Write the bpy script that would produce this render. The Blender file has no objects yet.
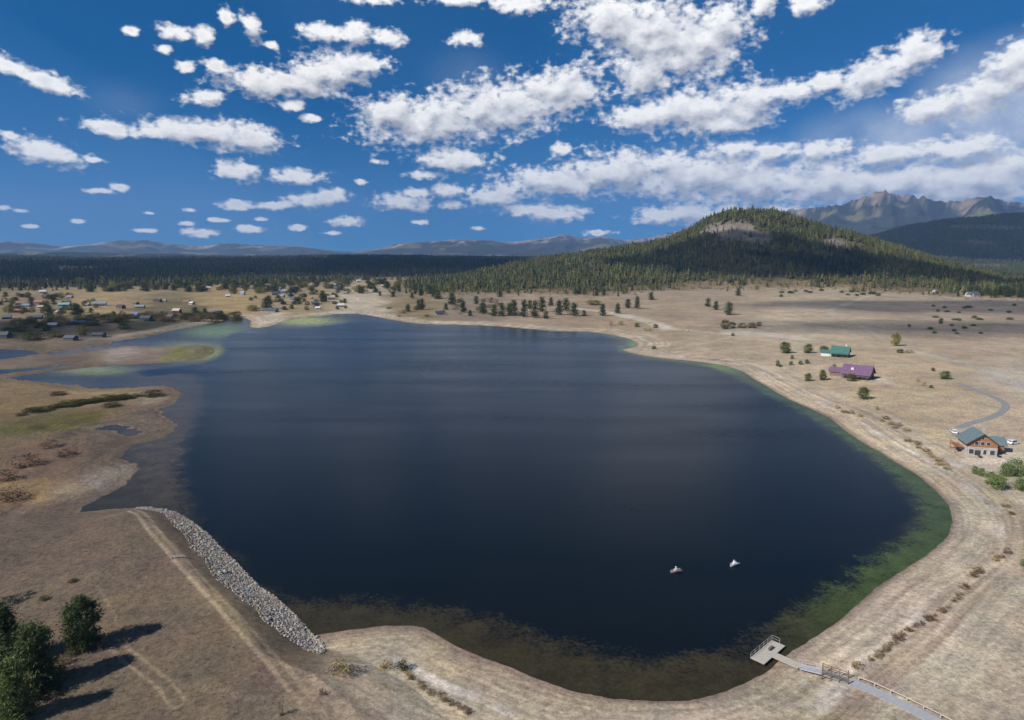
import bpy, math, random
import numpy as np
from mathutils import Vector, Matrix

rng = np.random.default_rng(11)
random.seed(11)
SC = bpy.context.scene
C = SC.collection
PI = math.pi

# ------------------------------------------------------------------ camera geometry
H = 75.0
F = 667.0
P = math.radians(8.86)
SP, CP = math.sin(P), math.cos(P)
SUN_EL = math.radians(38)
SUN_AZ = math.atan2(-0.87, -0.49)          # direction towards the sun, measured from +Y to +X


def ray(px, py):
    cx = (np.asarray(px, float) - 512) / F
    cy = (360 - np.asarray(py, float)) / F
    return cx, CP + cy * SP, -SP + cy * CP


def flat(pts, z=0.0):
    p = np.array(pts, float)
    dx, dy, dz = ray(p[:, 0], p[:, 1])
    t = (z - H) / dz
    return np.stack([dx * t, dy * t], 1)


def proj(x, y, z):
    d = y * CP + (H - z) * SP
    d = np.where(d < 1, 1, d)
    return 512 + F * x / d, 360 - F * (y * SP - (H - z) * CP) / d


def lin(c):
    c = np.asarray(c, float) / 255.0
    return np.where(c <= 0.04045, c / 12.92, ((c + 0.055) / 1.055) ** 2.4)


# ------------------------------------------------------------------ noise
_perm = np.random.default_rng(5).permutation(4096)
_ang = np.random.default_rng(6).uniform(0, 2 * PI, 4096)
_gx, _gy = np.cos(_ang), np.sin(_ang)


def perlin(x, y):
    xi = np.floor(x).astype(np.int64)
    yi = np.floor(y).astype(np.int64)
    xf, yf = x - xi, y - yi
    u = xf * xf * xf * (xf * (xf * 6 - 15) + 10)
    v = yf * yf * yf * (yf * (yf * 6 - 15) + 10)

    def g(i, j, a, b):
        h = _perm[(_perm[(xi + i) & 4095] + yi + j) & 4095]
        return _gx[h] * a + _gy[h] * b
    n0 = g(0, 0, xf, yf) * (1 - u) + g(1, 0, xf - 1, yf) * u
    n1 = g(0, 1, xf, yf - 1) * (1 - u) + g(1, 1, xf - 1, yf - 1) * u
    return (n0 * (1 - v) + n1 * v) * 1.5


def fbm(x, y, scale, octaves=4, gain=0.5, off=0.0):
    x = np.asarray(x, float) / scale + off
    y = np.asarray(y, float) / scale + off * 1.7
    s, a, tot = 0, 1, 0
    for _ in range(octaves):
        s = s + a * perlin(x, y)
        tot += a
        a *= gain
        x, y = x * 2.03 + 7.1, y * 2.03 + 3.7
    return s / tot


def ridged(x, y, scale, octaves=5, gain=0.55, off=0.0):
    x = np.asarray(x, float) / scale + off
    y = np.asarray(y, float) / scale + off * 1.3
    s, a, tot = 0, 1, 0
    for _ in range(octaves):
        n = 1 - np.abs(perlin(x, y)) * 1.6
        s = s + a * n * n
        tot += a
        a *= gain
        x, y = x * 2.07 + 1.3, y * 2.07 + 5.9
    return s / tot


def sstep(a, b, x):
    t = np.clip((np.asarray(x, float) - a) / (b - a), 0, 1)
    return t * t * (3 - 2 * t)


# ------------------------------------------------------------------ distances to traced outlines
def seg_dist(x, y, pts, closed):
    n = len(pts)
    best = np.full(x.shape, 1e18)
    inside = np.zeros(x.shape, bool)
    for i in range(n if closed else n - 1):
        ax, ay = pts[i]
        bx, by = pts[(i + 1) % n]
        ex, ey = bx - ax, by - ay
        L = ex * ex + ey * ey + 1e-12
        t = np.clip(((x - ax) * ex + (y - ay) * ey) / L, 0, 1)
        d = (x - ax - t * ex) ** 2 + (y - ay - t * ey) ** 2
        best = np.minimum(best, d)
        if closed:
            c = ((ay > y) != (by > y))
            inside ^= c & (x < ex * (y - ay) / (ey if abs(ey) > 1e-12 else 1e-12) + ax)
    d = np.sqrt(best)
    return np.where(inside, -d, d) if closed else d


def smooth_poly(pts, closed=True, n=3):
    """Catmull-Rom refinement of a traced outline."""
    p = np.array(pts, float)
    m = len(p)
    out = []
    for i in range(m if closed else m - 1):
        if closed:
            a, b, c, d = p[i - 1], p[i], p[(i + 1) % m], p[(i + 2) % m]
        else:
            a, b, c, d = p[max(i - 1, 0)], p[i], p[i + 1], p[min(i + 2, m - 1)]
        for k in range(n):
            t = k / n
            out.append(0.5 * (2 * b + (c - a) * t + (2 * a - 5 * b + 4 * c - d) * t * t + (3 * b - a - 3 * c + d) * t ** 3))
    if not closed:
        out.append(p[-1])
    return np.array(out)


LAKE_PX = [(250, 327.5), (268, 327), (282, 322), (300, 318), (320, 316.5), (340, 314), (362, 314.5), (376, 317), (395, 320.5),
           (420, 324), (460, 325), (490, 326), (512, 327.5), (540, 330), (560, 331.5), (590, 332), (612, 335), (628, 339),
           (637, 343.5), (634, 347), (622, 350), (640, 355), (665, 358.5), (690, 361), (715, 364), (740, 370.5), (752, 378),
           (768, 387.5), (790, 400), (815, 411), (832, 420), (850, 434), (880, 453), (910, 471), (933, 488), (947, 505),
           (951, 520), (945, 539), (924, 557), (888, 580), (848, 612), (815, 636), (800, 645), (785, 656), (768, 669),
           (752, 680), (735, 687), (712, 695), (685, 700), (650, 701), (612, 699), (580, 693), (560, 687), (535, 678),
           (512, 668), (486, 659), (460, 648), (440, 637), (428, 630), (416, 626.5), (395, 626), (376, 626.5), (340, 631),
           (322, 634), (308, 634.5), (291, 615), (271, 597), (256, 587), (240, 570), (230, 559), (220, 550), (205, 534),
           (185, 519), (172, 512), (160, 508.5), (145, 507.5), (110, 509), (80, 512), (90, 503), (105, 495), (120, 487),
           (135, 474), (142, 466), (135, 463), (125, 458), (128, 447), (145, 443), (162, 439), (174, 432), (172, 422),
           (166, 414), (165, 408), (175, 402), (182, 396), (180, 390), (165, 386), (120, 388), (100, 389), (85, 386.5),
           (60, 383), (30, 381), (12, 378), (40, 373), (68, 370), (105, 366), (150, 364), (185, 361), (207, 357),
           (215, 350), (207, 345.5), (180, 346), (158, 347), (135, 345.5), (112, 345), (118, 341), (140, 338), (160, 334),
           (175, 330.5), (200, 326), (225, 320), (240, 317), (250, 321)]
LAKE = smooth_poly(flat(LAKE_PX), True, 2)
POOLS = [flat([(-30, 372), (0, 370.5), (34, 368), (62, 365.5), (70, 366), (44, 369.5), (0, 374), (-30, 377)]), flat([(48, 353), (70, 349.5), (95, 347), (118, 345), (120, 347), (98, 350), (72, 353.5), (52, 355)]),
         flat([(96, 428), (112, 425), (128, 428), (138, 434), (128, 436), (112, 430), (98, 430)]), flat([(-60, 352), (0, 349), (26, 350.5), (44, 353), (20, 357), (0, 359), (-60, 364)])]
DEEP_PX = [(262, 331), (300, 329), (340, 324), (376, 321), (420, 326), (512, 329.5), (590, 334), (615, 341), (618, 352), (665, 361),
           (712, 368), (735, 379), (770, 397), (812, 420), (850, 446), (885, 472), (908, 495), (916, 515), (899, 537), (862, 564),
           (824, 590), (785, 614), (755, 634), (735, 650), (680, 657), (620, 656), (570, 646), (520, 629), (470, 614),
           (430, 607), (380, 602), (330, 600), (290, 600), (268, 592), (248, 578), (228, 556), (208, 540), (196, 520), (190, 495),
           (183, 478), (184, 455), (192, 436), (200, 418), (206, 402), (204, 385), (196, 374), (170, 374), (150, 376), (140, 371), (200, 364),
           (218, 358), (226, 350), (224, 343), (235, 332)]
DEEP = smooth_poly(flat(DEEP_PX), True, 2)
DAM = flat([(-300, 570), (-60, 527), (0, 520), (75, 512.5), (145, 507.5), (172, 512), (185, 519), (205, 534), (220, 550), (240, 570),
            (256, 587), (271, 597), (291, 615), (308, 634.5), (322, 650), (360, 662), (410, 690), (450, 730), (500, 800), (560, 1000), (-900, 1000)])
WET = flat([(-200, 515), (0, 518), (78, 512), (150, 470), (185, 440), (190, 385), (215, 350), (200, 330), (130, 338), (60, 345), (0, 347), (-200, 355)])


def lake_sd(x, y):
    sd = np.full(x.shape, 4000.0)
    m = (y < 1100) & (y > 0) & (np.abs(x) < 900)
    if m.any():
        xx, yy = x[m], y[m]
        d = seg_dist(xx, yy, LAKE, True)
        for p in POOLS:
            d = np.minimum(d, seg_dist(xx, yy, p, True))
        wet = seg_dist(xx, yy, WET, True)
        wig = 0.7 + 5.5 * sstep(20, -20, wet)
        dam = seg_dist(xx, yy, DAM, True)
        wig = np.where((dam < 3) & (xx > -130), 0.25, wig)
        d = d + fbm(xx, yy, 22, 5) * wig + fbm(xx, yy, 4, 2, off=9) * 0.4 * wig
        sd[m] = d
    return sd


def px_of(x, y):
    r = np.hypot(x, y)
    az = np.clip(np.arctan2(x, y), -1.05, 1.05)
    Y = r * np.cos(az)
    return 512 + 675 * np.tan(az), Y


HILL_X = [330, 400, 430, 480, 540, 600, 640, 665, 690, 705, 730, 750, 775, 795, 830, 860, 900, 940, 980, 1024, 1100, 1200]
HILL_Y = [300, 291, 284, 273, 260, 252, 246, 240, 229, 220, 212, 211, 212, 218, 228, 236, 249, 262, 273, 286, 296, 300]
HILL_F = [1300, 1250, 1180, 1200, 1220, 1180, 1250, 1320, 1380, 1400, 1400, 1400, 1400, 1400, 1380, 1320, 1260, 1180, 1120, 1080, 1050, 1050]
HILL_R = [1900, 1950, 1950, 1980, 2000, 2000, 2050, 2050, 2050, 2050, 2050, 2050, 2050, 2050, 2020, 2000, 1950, 1900, 1800, 1750, 1700, 1700]
RID_X = [780, 820, 870, 905, 940, 985, 1024, 1100, 1250, 1500]
RID_Y = [262, 250, 236, 226, 220, 216, 213, 210, 216, 240]


def sky_z(px, py, Y):
    dx, dy, dz = ray(px, py)
    return H + Y * dz / dy


def height(x, y, full=False):
    x = np.asarray(x, float)
    y = np.asarray(y, float)
    sd = lake_sd(x, y)
    r = np.hypot(x, y)
    land = 0.07 * np.minimum(np.maximum(sd, 0), 14) + 0.025 * np.clip(sd - 14, 0, 90) + 0.003 * np.clip(sd - 104, 0, 900)
    land = land + (0.5 * fbm(x, y, 45, 4, off=3) + 0.12 * fbm(x, y, 6, 3, off=5)) * sstep(2, 40, sd)
    near = (y < 900) & (y > -50) & (np.abs(x) < 900)
    wet = np.full(x.shape, 500.0)
    dam = np.full(x.shape, 500.0)
    wet[near] = seg_dist(x[near], y[near], WET, True)
    dam[near] = seg_dist(x[near], y[near], DAM, True)
    wl = 0.10 + 0.02 * np.clip(sd, 0, 20) + 0.25 * (fbm(x, y, 25, 4, off=8) + 0.3) * sstep(0, 8, sd)
    wf = sstep(15, -15, wet)
    land = land * (1 - wf) + np.maximum(wl, 0.03) * wf
    land = np.where(sd < 0, np.maximum(-4, 0.14 * sd), land)
    # the dam: rip-rap slope, flat crest, long downstream slope
    di = -dam
    soft = np.maximum(sstep(-95, -125, x), sstep(2, 48, sd - di))      # both ends run out gently
    rise = np.clip(di, 0, None) * (0.38 * (1 - soft) + 0.09 * soft)
    crest = 4.2 * (1 - soft) + 2.6 * soft
    dz = np.minimum(rise, crest) - 0.085 * np.clip(di - 20, 0, 55) + 0.25 * fbm(x, y, 12, 4, off=2) * sstep(8, 20, di)
    land = np.where(di > 0, np.maximum(dz, -2.0) + 0.02 + land * sstep(14, 0, di) * sstep(2, 8, sd), land)
    # distance: plateau, hill, ridge
    px, Y = px_of(x, y)
    front = sstep(1.45, 1.0, np.abs(np.arctan2(x, y)))
    y0 = 1450 + 900 * sstep(380, 560, px)
    pl = 50 * sstep(0, 1, np.clip((Y - y0) / 5200, 0, 1)) ** 0.8 + 17 * fbm(x, y, 1500, 4, off=4) * sstep(y0, y0 + 1500, Y) + 75 * fbm(x, y, 2600, 3, off=14) * sstep(4200, 8000, Y)
    z = land + pl * 1.0
    yf, yr = np.interp(px, HILL_X, HILL_F), np.interp(px, HILL_X, HILL_R)
    ysk = np.interp(px, HILL_X, HILL_Y)
    ztop = sky_z(px, ysk, yr) - 9
    t = (Y - yf) / (yr - yf)
    tt = np.clip(t, 0, 1)
    g = 0.55 * tt * tt * (3 - 2 * tt) + 0.45 * tt ** 1.5
    g = np.where(t > 1, 1 - 0.75 * sstep(1, 2.6, t), g)
    gul = 1 + 0.16 * (ridged(x, y, 330, 4, off=1) - 0.55) * sstep(0.05, 0.5, tt) * sstep(1.3, 0.8, t)
    edge = sstep(330, 420, px) * sstep(1200, 1060, px) * front
    zh = np.maximum(ztop, 0) * g * gul * edge
    z = np.where(t > 0, np.maximum(z, np.minimum(land, 8) + zh), z)
    # dark ridge behind, right
    yr2, yf2 = 5600.0, 3300.0
    zt2 = sky_z(px, np.interp(px, RID_X, RID_Y), yr2)
    t2 = (Y - yf2) / (yr2 - yf2)
    g2 = np.where(t2 > 1, 1 - 0.7 * sstep(1, 2, t2), sstep(0, 1.05, t2) * 0.6 + 0.4 * np.clip(t2, 0, 1))
    e2 = sstep(740, 860, px) * front
    zz2 = zt2 * g2 * e2 * (1 + 0.10 * (ridged(x, y, 900, 4, off=6) - 0.55) * sstep(1.2, .7, t2))
    z = np.where(t2 > 0, np.maximum(z, zz2), z)
    if full:
        return z, sd, wet, dam, t, px, Y, t2 * e2
    return z


def at_many(pix):
    p = np.array(pix, float)
    dx, dy, dz = ray(p[:, 0], p[:, 1])
    lo = np.zeros(len(p))
    hit = np.zeros(len(p), bool)
    hi = np.zeros(len(p))
    prev = np.full(len(p), 60.0)
    for k in range(1, 330):
        t = np.full(len(p), 60.0 * 1.0145 ** k)
        below = (H + dz * t) < height(dx * t, dy * t)
        new = below & ~hit
        lo[new], hi[new] = prev[new], t[new]
        hit |= new
        prev = t
    for _ in range(16):
        m = (lo + hi) / 2
        b = (H + dz * m) < height(dx * m, dy * m)
        hi = np.where(b, m, hi)
        lo = np.where(b, lo, m)
    return np.stack([dx * hi, dy * hi, height(dx * hi, dy * hi)], 1), hit


def at(px, py):
    return at_many([(px, py)])[0][0]


def gz(x, y):
    return float(height(np.array([x]), np.array([y]))[0])


def mpp(p):
    """metres per picture pixel at a point"""
    return (p[1] * CP + (H - p[2]) * SP) / F


# ------------------------------------------------------------------ materials
MATS = {}


def nodes_of(m):
    m.use_nodes = True
    nt = m.node_tree
    return nt, nt.nodes['Principled BSDF']


def mat(name, rgb, rough=0.8, var=0.15, scale=3.0, spec=0.3, metal=0.0, bump=0.0, stripes=None):
    if name in MATS:
        return MATS[name]
    m = bpy.data.materials.new(name)
    nt, b = nodes_of(m)
    L = nt.links.new
    tc = nt.nodes.new('ShaderNodeTexCoord')
    n = nt.nodes.new('ShaderNodeTexNoise')
    n.inputs['Scale'].default_value = scale
    n.inputs['Detail'].default_value = 5
    L(tc.outputs['Object'], n.inputs['Vector'])
    r = nt.nodes.new('ShaderNodeMapRange')
    r.inputs['From Min'].default_value = 0.25
    r.inputs['From Max'].default_value = 0.75
    r.inputs['To Min'].default_value = 1 - var
    r.inputs['To Max'].default_value = 1 + var
    L(n.outputs['Fac'], r.inputs['Value'])
    mx = nt.nodes.new('ShaderNodeVectorMath')
    mx.operation = 'SCALE'
    mx.inputs[0].default_value = rgb
    L(r.outputs['Result'], mx.inputs['Scale'])
    col = mx.outputs['Vector']
    if stripes:
        axis, freq, depth = stripes
        w = nt.nodes.new('ShaderNodeTexWave')
        w.bands_direction = axis
        w.inputs['Scale'].default_value = freq
        w.inputs['Distortion'].default_value = 0.6
        L(tc.outputs['Object'], w.inputs['Vector'])
        r2 = nt.nodes.new('ShaderNodeMapRange')
        r2.inputs['To Min'].default_value = 1 - depth
        r2.inputs['To Max'].default_value = 1
        L(w.outputs['Fac'], r2.inputs['Value'])
        m2 = nt.nodes.new('ShaderNodeVectorMath')
        m2.operation = 'SCALE'
        L(col, m2.inputs[0])
        L(r2.outputs['Result'], m2.inputs['Scale'])
        col = m2.outputs['Vector']
    L(col, b.inputs['Base Color'])
    b.inputs['Roughness'].default_value = rough
    b.inputs['Metallic'].default_value = metal
    b.inputs['Specular IOR Level'].default_value = spec
    if bump:
        bp = nt.nodes.new('ShaderNodeBump')
        bp.inputs['Strength'].default_value = bump
        bp.inputs['Distance'].default_value = 0.05
        L(n.outputs['Fac'], bp.inputs['Height'])
        L(bp.outputs['Normal'], b.inputs['Normal'])
    MATS[name] = m
    return m


def attr_mat(name, var=0.25, scale=0.5, rough=0.95, spec=0.1, transl=0.0, random_obj=0.0):
    """colour from the mesh's own 'Col' attribute, broken up by noise"""
    m = bpy.data.materials.new(name)
    nt, b = nodes_of(m)
    L = nt.links.new
    a = nt.nodes.new('ShaderNodeAttribute')
    a.attribute_name = 'Col'
    tc = nt.nodes.new('ShaderNodeTexCoord')
    n = nt.nodes.new('ShaderNodeTexNoise')
    n.inputs['Scale'].default_value = scale
    n.inputs['Detail'].default_value = 6
    L(tc.outputs['Object'], n.inputs['Vector'])
    r = nt.nodes.new('ShaderNodeMapRange')
    r.inputs['From Min'].default_value = 0.3
    r.inputs['From Max'].default_value = 0.7
    r.inputs['To Min'].default_value = 1 - var
    r.inputs['To Max'].default_value = 1 + var
    L(n.outputs['Fac'], r.inputs['Value'])
    s = nt.nodes.new('ShaderNodeVectorMath')
    s.operation = 'SCALE'
    L(a.outputs['Color'], s.inputs[0])
    L(r.outputs['Result'], s.inputs['Scale'])
    col = s.outputs['Vector']
    if random_obj:
        oi = nt.nodes.new('ShaderNodeObjectInfo')
        hs = nt.nodes.new('ShaderNodeHueSaturation')
        r3 = nt.nodes.new('ShaderNodeMapRange')
        r3.inputs['To Min'].default_value = 1 - random_obj
        r3.inputs['To Max'].default_value = 1 + random_obj
        L(oi.outputs['Random'], r3.inputs['Value'])
        L(r3.outputs['Result'], hs.inputs['Value'])
        L(col, hs.inputs['Color'])
        col = hs.outputs['Color']
    L(col, b.inputs['Base Color'])
    b.inputs['Roughness'].default_value = rough
    b.inputs['Specular IOR Level'].default_value = spec
    if transl:
        t = nt.nodes.new('ShaderNodeBsdfTranslucent')
        L(col, t.inputs['Color'])
        mixs = nt.nodes.new('ShaderNodeMixShader')
        mixs.inputs['Fac'].default_value = transl
        L(b.outputs['BSDF'], mixs.inputs[1])
        L(t.outputs['BSDF'], mixs.inputs[2])
        L(mixs.outputs['Shader'], nt.nodes['Material Output'].inputs['Surface'])
    return m


# ------------------------------------------------------------------ mesh helpers
def raw_mesh(name, V, faces, nper, smooth=False, col=None, attrs=None):
    """V (n,3); faces (m,nper) ints"""
    me = bpy.data.meshes.new(name)
    V = np.ascontiguousarray(V, np.float32)
    faces = np.ascontiguousarray(faces, np.int32)
    me.vertices.add(len(V))
    me.vertices.foreach_set('co', V.ravel())
    me.loops.add(faces.size)
    me.loops.foreach_set('vertex_index', faces.ravel())
    me.polygons.add(len(faces))
    me.polygons.foreach_set('loop_start', np.arange(0, faces.size, nper, dtype=np.int32))
    me.polygons.foreach_set('loop_total', np.full(len(faces), nper, np.int32))
    me.polygons.foreach_set('use_smooth', np.full(len(faces), smooth, bool))
    me.update(calc_edges=True)
    if col is not None:
        a = me.color_attributes.new('Col', 'FLOAT_COLOR', 'POINT')
        c4 = np.ones((len(V), 4), np.float32)
        c4[:, :3] = col
        a.data.foreach_set('color', c4.ravel())
    for k, v in (attrs or {}).items():
        a = me.attributes.new(k, 'FLOAT', 'POINT')
        a.data.foreach_set('value', np.ascontiguousarray(v, np.float32))
    return me


def link(name, me, material=None, parent=None, loc=(0, 0, 0), rz=0.0):
    o = bpy.data.objects.new(name, me)
    C.objects.link(o)
    o.location = loc
    o.rotation_euler = (0, 0, rz)
    if material is not None and not me.materials:
        me.materials.append(material)
    if parent is not None:
        o.parent = parent
    return o


def tag(o, label=None, cat=None, group=None, kind=None):
    if label:
        o['label'] = label
    if cat:
        o['category'] = cat
    if group:
        o['group'] = group
    if kind:
        o['kind'] = kind
    return o


def empty(name, loc, label, cat, group=None, rz=0.0):
    o = bpy.data.objects.new(name, None)
    C.objects.link(o)
    o.empty_display_size = 0.5
    o.location = loc
    o.rotation_euler = (0, 0, rz)
    return tag(o, label, cat, group)


def copy_tree(o, parent=None):
    c = o.copy()
    C.objects.link(c)
    c.parent = parent
    for ch in o.children:
        copy_tree(ch, c)
    return c


class MB:
    def __init__(s):
        s.v, s.f = [], []

    def add(s, vs, fs):
        n = len(s.v)
        s.v += [tuple(map(float, v)) for v in vs]
        s.f += [tuple(i + n for i in f) for f in fs]
        return s

    def box(s, x0, x1, y0, y1, z0, z1):
        vs = [(x, y, z) for z in (z0, z1) for y in (y0, y1) for x in (x0, x1)]
        return s.add(vs, [(0, 2, 3, 1), (4, 5, 7, 6), (0, 1, 5, 4), (2, 6, 7, 3), (0, 4, 6, 2), (1, 3, 7, 5)])

    def obox(s, c, ax, ay, az):
        c, ax, ay, az = map(np.array, (c, ax, ay, az))
        vs = [c + i * ax + j * ay + k * az for k in (-1, 1) for j in (-1, 1) for i in (-1, 1)]
        return s.add(vs, [(0, 2, 3, 1), (4, 5, 7, 6), (0, 1, 5, 4), (2, 6, 7, 3), (0, 4, 6, 2), (1, 3, 7, 5)])

    def tube(s, pts, rad, n=8, cap=True):
        pts = [Vector(p) for p in pts]
        rs = rad if isinstance(rad, (list, tuple)) else [rad] * len(pts)
        vs, fs = [], []
        for i, p in enumerate(pts):
            d = (pts[min(i + 1, len(pts) - 1)] - pts[max(i - 1, 0)]).normalized()
            u = d.orthogonal().normalized() if abs(d.z) < 0.95 else Vector((1, 0, 0))
            u = (u - d * u.dot(d)).normalized()
            w = d.cross(u)
            for k in range(n):
                a = 2 * PI * k / n
                vs.append(p + rs[i] * (math.cos(a) * u + math.sin(a) * w))
        for i in range(len(pts) - 1):
            for k in range(n):
                fs.append((i * n + k, i * n + (k + 1) % n, (i + 1) * n + (k + 1) % n, (i + 1) * n + k))
        if cap:
            fs.append(tuple(range(n - 1, -1, -1)))
            fs.append(tuple((len(pts) - 1) * n + k for k in range(n)))
        return s.add(vs, fs)

    def loft(s, rings, cap=True):
        n = len(rings[0])
        vs = [v for r in rings for v in r]
        fs = []
        for i in range(len(rings) - 1):
            for k in range(n):
                fs.append((i * n + k, i * n + (k + 1) % n, (i + 1) * n + (k + 1) % n, (i + 1) * n + k))
        if cap:
            fs.append(tuple(range(n - 1, -1, -1)))
            fs.append(tuple((len(rings) - 1) * n + k for k in range(n)))
        return s.add(vs, fs)

    def mesh(s, name, smooth=False):
        me = bpy.data.meshes.new(name)
        me.from_pydata(s.v, [], s.f)
        if smooth:
            for p in me.polygons:
                p.use_smooth = True
        me.update()
        return me

    def build(s, name, material, parent=None, smooth=False, bevel=0.0):
        o = link(name, s.mesh(name, smooth), material, parent)
        if bevel:
            b = o.modifiers.new('bevel', 'BEVEL')
            b.width = bevel
            b.segments = 2
        return o


#==SETTING==
# ------------------------------------------------------------------ ground
fine = np.arange(-50, 50.001, 0.105)
coarse = np.arange(54, 180.1, 6.0)
az = np.radians(np.concatenate([-coarse[::-1], fine, coarse]))
rows_px = np.concatenate([np.arange(900, 720, -6.0), np.arange(720, 300, -0.85), np.arange(300, 268, -0.45)])
dep = P + np.arctan((rows_px - 360) / F)
r_near = H / np.tan(dep)
r_far = np.geomspace(r_near[-1] * 1.01, 11000, 110)
rr = np.concatenate([[2, 10, 20, 30, 40, 50, 58], r_near[r_near > 60], r_far])
A, R = np.meshgrid(az, rr)
GX, GY = (R * np.sin(A)).ravel(), (R * np.cos(A)).ravel()
GZ, SD, WETD, DAMD, HT, GPX, GYY, RT = height(GX, GY, True)
nr, nc = A.shape
ii = np.arange((nr - 1) * nc).reshape(nr - 1, nc)[:, :-1].ravel()
quads = np.stack([ii, ii + 1, ii + nc + 1, ii + nc], 1)

K = 0.80
SPL = [  # picture position, colour of the ground cover there, reach in px
    (950, 650, (190, 172, 150), 90), (850, 705, (176, 156, 124), 50), (1010, 590, (190, 172, 148), 60), (900, 380, (198, 176, 142), 60), (700, 305, (176, 155, 128), 60),
    (950, 325, (180, 160, 134), 60), (800, 335, (196, 176, 146), 50), (965, 525, (206, 190, 168), 30), (450, 690, (170, 148, 110), 60),
    (560, 712, (172, 150, 118), 50), (680, 715, (190, 170, 148), 40), (100, 570, (120, 103, 85), 60), (250, 690, (125, 108, 88), 50), (30, 545, (116, 100, 85), 50),
    (150, 640, (118, 101, 83), 60), (200, 610, (125, 108, 88), 40), (60, 690, (114, 99, 83), 50), (40, 455, (128, 106, 84), 40), (15, 400, (138, 116, 82), 25), (110, 440, (112, 95, 80), 30),
    (95, 397, (150, 128, 90), 20), (60, 425, (108, 98, 50), 14), (20, 432, (98, 96, 52), 14), (112, 478, (152, 138, 122), 16), (70, 495, (150, 132, 108), 14), (20, 490, (158, 126, 88), 20),
    (60, 345, (128, 112, 92), 14), (150, 355, (142, 124, 108), 14), (60, 372, (122, 105, 90), 14), (20, 365, (128, 112, 95), 14), (100, 306, (172, 148, 106), 14), (20, 312, (150, 132, 100), 14),
    (230, 306, (176, 150, 102), 12), (170, 318, (122, 110, 78), 10), (300, 302, (166, 145, 108), 12), (280, 324, (205, 190, 165), 7),
    (360, 309, (200, 184, 158), 9), (420, 312, (148, 130, 95), 12), (470, 312, (150, 134, 114), 14), (430, 279, (172, 146, 108), 10), (600, 304, (168, 146, 118), 18),
    (560, 322, (168, 146, 120), 12), (620, 340, (176, 152, 118), 12), (700, 350, (192, 172, 142), 20), (740, 335, (190, 172, 145), 16), (800, 395, (196, 172, 138), 30), (860, 425, (198, 172, 134), 30), (930, 470, (196, 174, 142), 25),
    (40, 428, (84, 84, 44), 12), (85, 420, (104, 98, 48), 9), (60, 436, (78, 72, 66), 9), (120, 428, (118, 104, 92), 10), (150, 420, (120, 104, 90), 10), (150, 402, (152, 134, 108), 8),
    (130, 470, (168, 156, 142), 9), (95, 488, (164, 152, 138), 9), (40, 470, (112, 90, 76), 14), (70, 448, (122, 100, 84), 12), (35, 505, (160, 132, 92), 9), (10, 470, (140, 112, 84), 10),
    (125, 352, (166, 150, 138), 9), (150, 352, (160, 150, 120), 6), (174, 353, (132, 132, 72), 8), (190, 349, (140, 132, 98), 6), (202, 353, (126, 128, 70), 6), (60, 360, (118, 104, 94), 8), (40, 335, (84, 76, 60), 12), (90, 330, (92, 84, 62), 10), (15, 330, (88, 80, 64), 10), (160, 321, (96, 90, 62), 8), (200, 317, (104, 98, 66), 7), (90, 342, (120, 108, 96), 7), (140, 325, (104, 96, 68), 8),
    (985, 465, (206, 190, 168), 18), (1000, 380, (198, 182, 160), 25), (330, 665, (168, 146, 110), 20), (390, 650, (176, 154, 122), 20), (480, 680, (178, 156, 122), 25)]
sp = np.array([(a, b) for a, b, c, d in SPL], float)
spc = np.array([lin(c) * K for a, b, c, d in SPL])
spr = np.array([d for a, b, c, d in SPL], float)
sxy = flat(sp)
s_az, s_lr = np.arctan2(sxy[:, 0], sxy[:, 1]), np.log(np.hypot(sxy[:, 0], sxy[:, 1]))


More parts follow.
